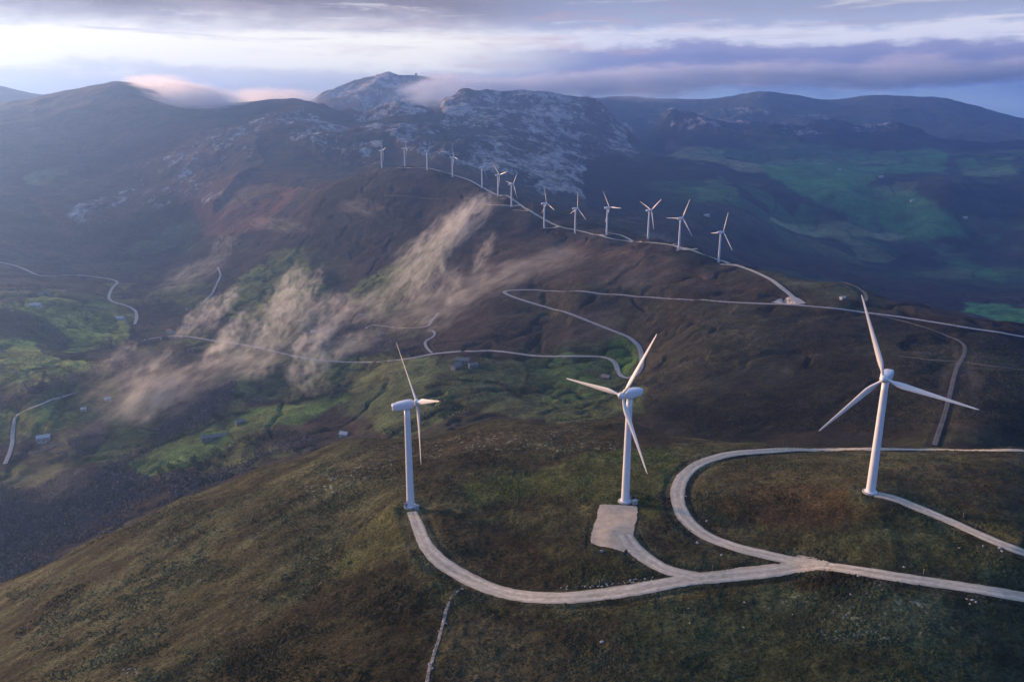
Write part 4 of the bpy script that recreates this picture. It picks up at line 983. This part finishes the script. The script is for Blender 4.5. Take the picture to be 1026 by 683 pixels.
WSP = [
 ((385,312),(480,203),120,50,.055),((400,325),(445,255),130,50,.040),((425,275),(500,200),130,55,.040),((455,245),(492,196),110,55,.04),
 ((430,322),(545,268),190,55,.030),((380,352),(480,295),190,50,.028),((500,285),(600,258),200,48,.020),((560,268),(670,240),200,40,.012),((590,300),(680,262),200,34,.009),
 ((540,350),(640,315),140,28,.008),((275,350),(302,265),90,36,.035),((238,390),(298,285),100,40,.034),((295,350),(350,295),160,45,.032),((340,340),(395,295),150,45,.028),
 ((80,445),(200,375),220,55,.028),((125,432),(260,365),190,55,.030),((180,405),(310,340),170,50,.030),((85,405),(170,355),200,45,.014),((300,418),(322,325),90,40,.038),((300,365),(400,338),130,36,.022),
 ((150,305),(230,258),150,45,.022),((212,272),(236,232),90,36,.018),((30,455),(120,435),130,32,.014),((240,462),(340,440),120,20,.010),((740,398),(780,365),80,24,.006),((955,435),(968,365),55,26,.008),
 ((400,222),(340,205),180,40,.008),((320,238),(250,222),180,40,.008),((0,520),(90,470),170,34,.010),((520,240),(600,222),170,28,.008)]
q = random.Random(12)
for cu_, cv_, n_w in ((430,270,8),(470,235,4),(300,310,6),(230,355,6),(150,395,6),(320,360,3)):
    for k in range(n_w):
        u, v = cu_+q.gauss(0,22), cv_+q.gauss(0,16); du, dv = q.uniform(12,30), q.uniform(-16,-38); WSP.append(((u-du, v-dv*.8), (u+du, v+dv), q.uniform(28,55), q.uniform(28,45), q.uniform(.025,.05)))
for k, (a, b_, wd, ht_, dn) in enumerate(WSP): wisp(a, b_, wd*1.1, ht_*1.15, dn*.52, thr=(.46,.72), streak=(46,12,11), seed=k+1, lift=ht_*.30)
def wp(u, v, r): az, s = azsl(u, v); return (r*math.sin(az), r*math.cos(az), -s*r)
for k, (a, b_, wd, ht_, dn) in enumerate([
  (wp(80,93,4300), wp(165,90,4300), 600, 70, .014),(wp(125,86,4300), wp(215,100,4150), 600, 170, .016),(wp(150,92,4050), wp(245,112,3750), 520, 160, .014),
  (wp(205,98,4500),wp(330,98,4600),600,120,.006),
  (wp(425,96,5500), wp(470,86,5300), 700, 260, .008)]):
    wisp(None, None, wd, ht_*1.15, dn*2.2, streak=(190,80,40), seed=40+k, world=(a, b_), name='cloud_cap', thr=(.40,.62), col_=(.98,.97,1.0), aniso=.7)
q = random.Random(5)
for k in range(15):
    t_ = k/14; u = 455+t_*590; r = 4750+t_*1100+q.uniform(-150,150); v = 82-8*t_+q.uniform(-6,6) + (5 if k < 6 else 0); hw = q.uniform(45,80)
    wisp(None, None, q.uniform(600,1000), q.uniform(150,260)+(50 if 0 < k < 6 else 0), .008, seed=60+k, world=(wp(u-hw, v+q.uniform(-2,4), r), wp(u+hw, v-q.uniform(-1,5), r+100)), streak=(150,70,36), name='cloud_cap', thr=(.42,.64), col_=(.80,.88,1.0), aniso=.1)


# ------------------------------------------------------------------ light and sky
sun_d = bpy.data.lights.new('sun', 'SUN'); sun = bpy.data.objects.new('sun', sun_d); COL.objects.link(sun)
sun_d.energy = 4.0; sun_d.angle = R_(12); sun_d.color = (1, .60, .34)
dirv = Vector((math.sin(SUN_AZ)*math.cos(SUN_EL), math.cos(SUN_AZ)*math.cos(SUN_EL), math.sin(SUN_EL)))
sun.rotation_euler = dirv.to_track_quat('Z', 'Y').to_euler()
w = bpy.data.worlds.new('World'); sc.world = w; w.use_nodes = True; nt = w.node_tree; N, L = nt.nodes, nt.links; N.clear()
out = N.new('ShaderNodeOutputWorld')
sky = N.new('ShaderNodeTexSky'); sky.sky_type = 'NISHITA'; sky.sun_disc = False; sky.sun_elevation = SUN_EL; sky.sun_rotation = SUN_AZ; sky.air_density = 1.2; sky.dust_density = 1.5
bg = N.new('ShaderNodeBackground'); bg.inputs['Strength'].default_value = .12; L.new(sky.outputs[0], bg.inputs['Color'])
tc = N.new('ShaderNodeTexCoord'); sp = N.new('ShaderNodeSeparateXYZ'); L.new(tc.outputs['Generated'], sp.inputs[0])
def mth(op, a, b_=None, c=None):
    q = N.new('ShaderNodeMath'); q.operation = op
    for k, v in enumerate((a, b_, c)):
        if v is None: continue
        if isinstance(v, (int, float)): q.inputs[k].default_value = v
        else: L.new(v, q.inputs[k])
    return q.outputs[0]
def mrs(x, a, b_, c=0, d=1):
    q = N.new('ShaderNodeMapRange'); q.interpolation_type = 'SMOOTHSTEP'
    for k, v in zip(('From Min','From Max','To Min','To Max'), (a, b_, c, d)): q.inputs[k].default_value = v
    L.new(x, q.inputs['Value']); return q.outputs[0]
el = mth('MULTIPLY', mth('ARCSINE', sp.outputs['Z']), 57.2958)           # degrees above the horizon
az = mth('MULTIPLY', mth('ARCTAN2', sp.outputs['X'], sp.outputs['Y']), 57.2958)
def nz(sa, se, seed, det=6, rough=.55, dis=0, shear=0):
    cb = N.new('ShaderNodeCombineXYZ'); L.new(mth('MULTIPLY', az, sa), cb.inputs[0]); L.new(mth('ADD', mth('MULTIPLY', el, se), mth('MULTIPLY', az, shear)), cb.inputs[1]); cb.inputs[2].default_value = seed
    q = N.new('ShaderNodeTexNoise'); q.inputs['Scale'].default_value = 1; q.inputs['Detail'].default_value = det; q.inputs['Roughness'].default_value = rough; q.inputs['Distortion'].default_value = dis
    L.new(cb.outputs[0], q.inputs['Vector']); return q.outputs['Fac']
wob = mth('MULTIPLY', mth('SUBTRACT', nz(.10, .5, 1.3, 7, .6, .3), .5), 2.6)
wobf = mth('MULTIPLY', mth('SUBTRACT', nz(.55, 1.2, 5.1, 6, .6, .2), .5), 1.1)
ew = mth('ADD', mth('ADD', el, wob), wobf)
def s2l(c): return tuple(((x/255+.055)/1.055)**2.4 if x/255 > .04045 else x/255/12.92 for x in c)
def ramp(x, stops, lo=-4, hi=16):
    q = N.new('ShaderNodeValToRGB'); L.new(mrl(x, lo, hi), q.inputs['Fac']); e = q.color_ramp.elements
    while len(e) > 1: e.remove(e[-1])
    for k, (p, c) in enumerate(stops):
        p = (p-lo)/(hi-lo)
        if k == 0: e[0].position = p; e[0].color = (*s2l(c), 1)
        else: z = e.new(p); z.color = (*s2l(c), 1)
    return q.outputs[0]
def mrl(x, a, b_):
    q = N.new('ShaderNodeMapRange'); q.inputs['From Min'].default_value = a; q.inputs['From Max'].default_value = b_; L.new(x, q.inputs['Value']); return q.outputs[0]
def mix(f_, a, b_):
    q = N.new('ShaderNodeMix'); q.data_type = 'RGBA'
    if isinstance(f_, (int, float)): q.inputs[0].default_value = f_
    else: L.new(f_, q.inputs[0])
    for k, v in ((6, a), (7, b_)):
        if isinstance(v, tuple): q.inputs[k].default_value = (*s2l(v), 1)
        else: L.new(v, q.inputs[k])
    return q.outputs[2]
Lr = ramp(ew, [(-3,(130,125,130)),(.2,(206,200,202)),(1.6,(198,196,206)),(2.4,(216,212,216)),(2.9,(252,246,234)),(4.6,(252,246,236)),(5.1,(224,220,222)),(5.8,(186,180,190)),(6.5,(150,142,154)),(9,(136,132,154)),(13,(150,140,158)),(16,(120,128,170))])
Rr = ramp(ew, [(-3,(120,150,190)),(.6,(165,190,220)),(1.0,(150,176,212)),(1.5,(118,134,176)),(3.0,(128,134,176)),(3.9,(150,152,188)),(4.3,(214,216,230)),(4.9,(222,222,234)),(5.4,(176,184,212)),(7,(168,176,206)),(9,(150,158,190)),(16,(62,104,190))])
band = mrs(mth('ADD', az, mth('MULTIPLY', wob, 4)), -6, 8)
base = mix(band, Lr, Rr)
st1 = mrs(nz(.12, 2.2, 9.2, 7, .6, .4, .03), .52, .70); st1 = mth('MULTIPLY', st1, mrs(el, 3.2, 4.6))
base = mix(mth('MULTIPLY', st1, .55), base, (176,172,190))
st2 = mrs(nz(.10, 1.6, 3.7, 7, .6, .5, -.02), .56, .68); st2 = mth('MULTIPLY', st2, mrs(el, 3.6, 4.6))
base = mix(mth('MULTIPLY', st2, .8), base, (232,228,232))
pk = mth('MULTIPLY', mrs(nz(.16, 1.1, 6.6, 5, .6, .3), .5, .68), mth('MULTIPLY', mrs(az, -30, -2, 0, 1), mrs(az, 22, 4, 0, 1)))
base = mix(mth('MULTIPLY', mth('MULTIPLY', pk, mrs(el, 2, 3)), .5), base, (206,178,186))
# beyond the frame: gold round the low sun, deep blue on the side away from it
gold = mth('MULTIPLY', mrs(az, -36, -50), mrs(az, -110, -85)); gold = mth('MULTIPLY', gold, mrs(el, 22, 4))
base = mix(mth('MULTIPLY', gold, .8), base, (255,196,128))
deep = mth('MAXIMUM', mrs(az, 37, 60), mrs(az, -105, -135)); deep = mth('MULTIPLY', deep, .9)
base = mix(deep, base, (66,112,205))
bg2 = N.new('ShaderNodeBackground'); L.new(base, bg2.inputs['Color']); skm = mth('MULTIPLY', mrs(el, 4.2, 6.8, mrs(az, -15, 25, 2.3, 1.7) if False else 1.22, .90), mrs(el, 10, 28, BGS, BGS*3.2))  # sky above the frame boosted as an added light on the ground
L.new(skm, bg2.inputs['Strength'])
ms = N.new('ShaderNodeMixShader')
cover = mth('MULTIPLY', mrs(nz(.03, .05, 8.8, 5), .35, .75), .55)         # overhead the cloud deck is broken and blue shows through
k_ = mth('MAXIMUM', mrs(el, 26, 12, 0, 1), cover)
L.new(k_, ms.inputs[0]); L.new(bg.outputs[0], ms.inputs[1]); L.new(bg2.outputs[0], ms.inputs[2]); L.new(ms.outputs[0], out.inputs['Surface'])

vs = sc.view_settings; vs.view_transform = 'Standard'; vs.look = 'None'; vs.gamma = 1; vs.exposure = 1.14; vs.use_curve_mapping = False
cy = sc.cycles if hasattr(sc, 'cycles') else None
sc.render.engine = 'CYCLES'
sc.cycles.use_denoising = True; sc.cycles.denoiser = 'OPENIMAGEDENOISE'; sc.cycles.use_adaptive_sampling = True; sc.cycles.adaptive_threshold = .02
sc.cycles.max_bounces = 6; sc.cycles.volume_bounces = 4; sc.cycles.volume_max_steps = 256; sc.cycles.volume_step_rate = 1
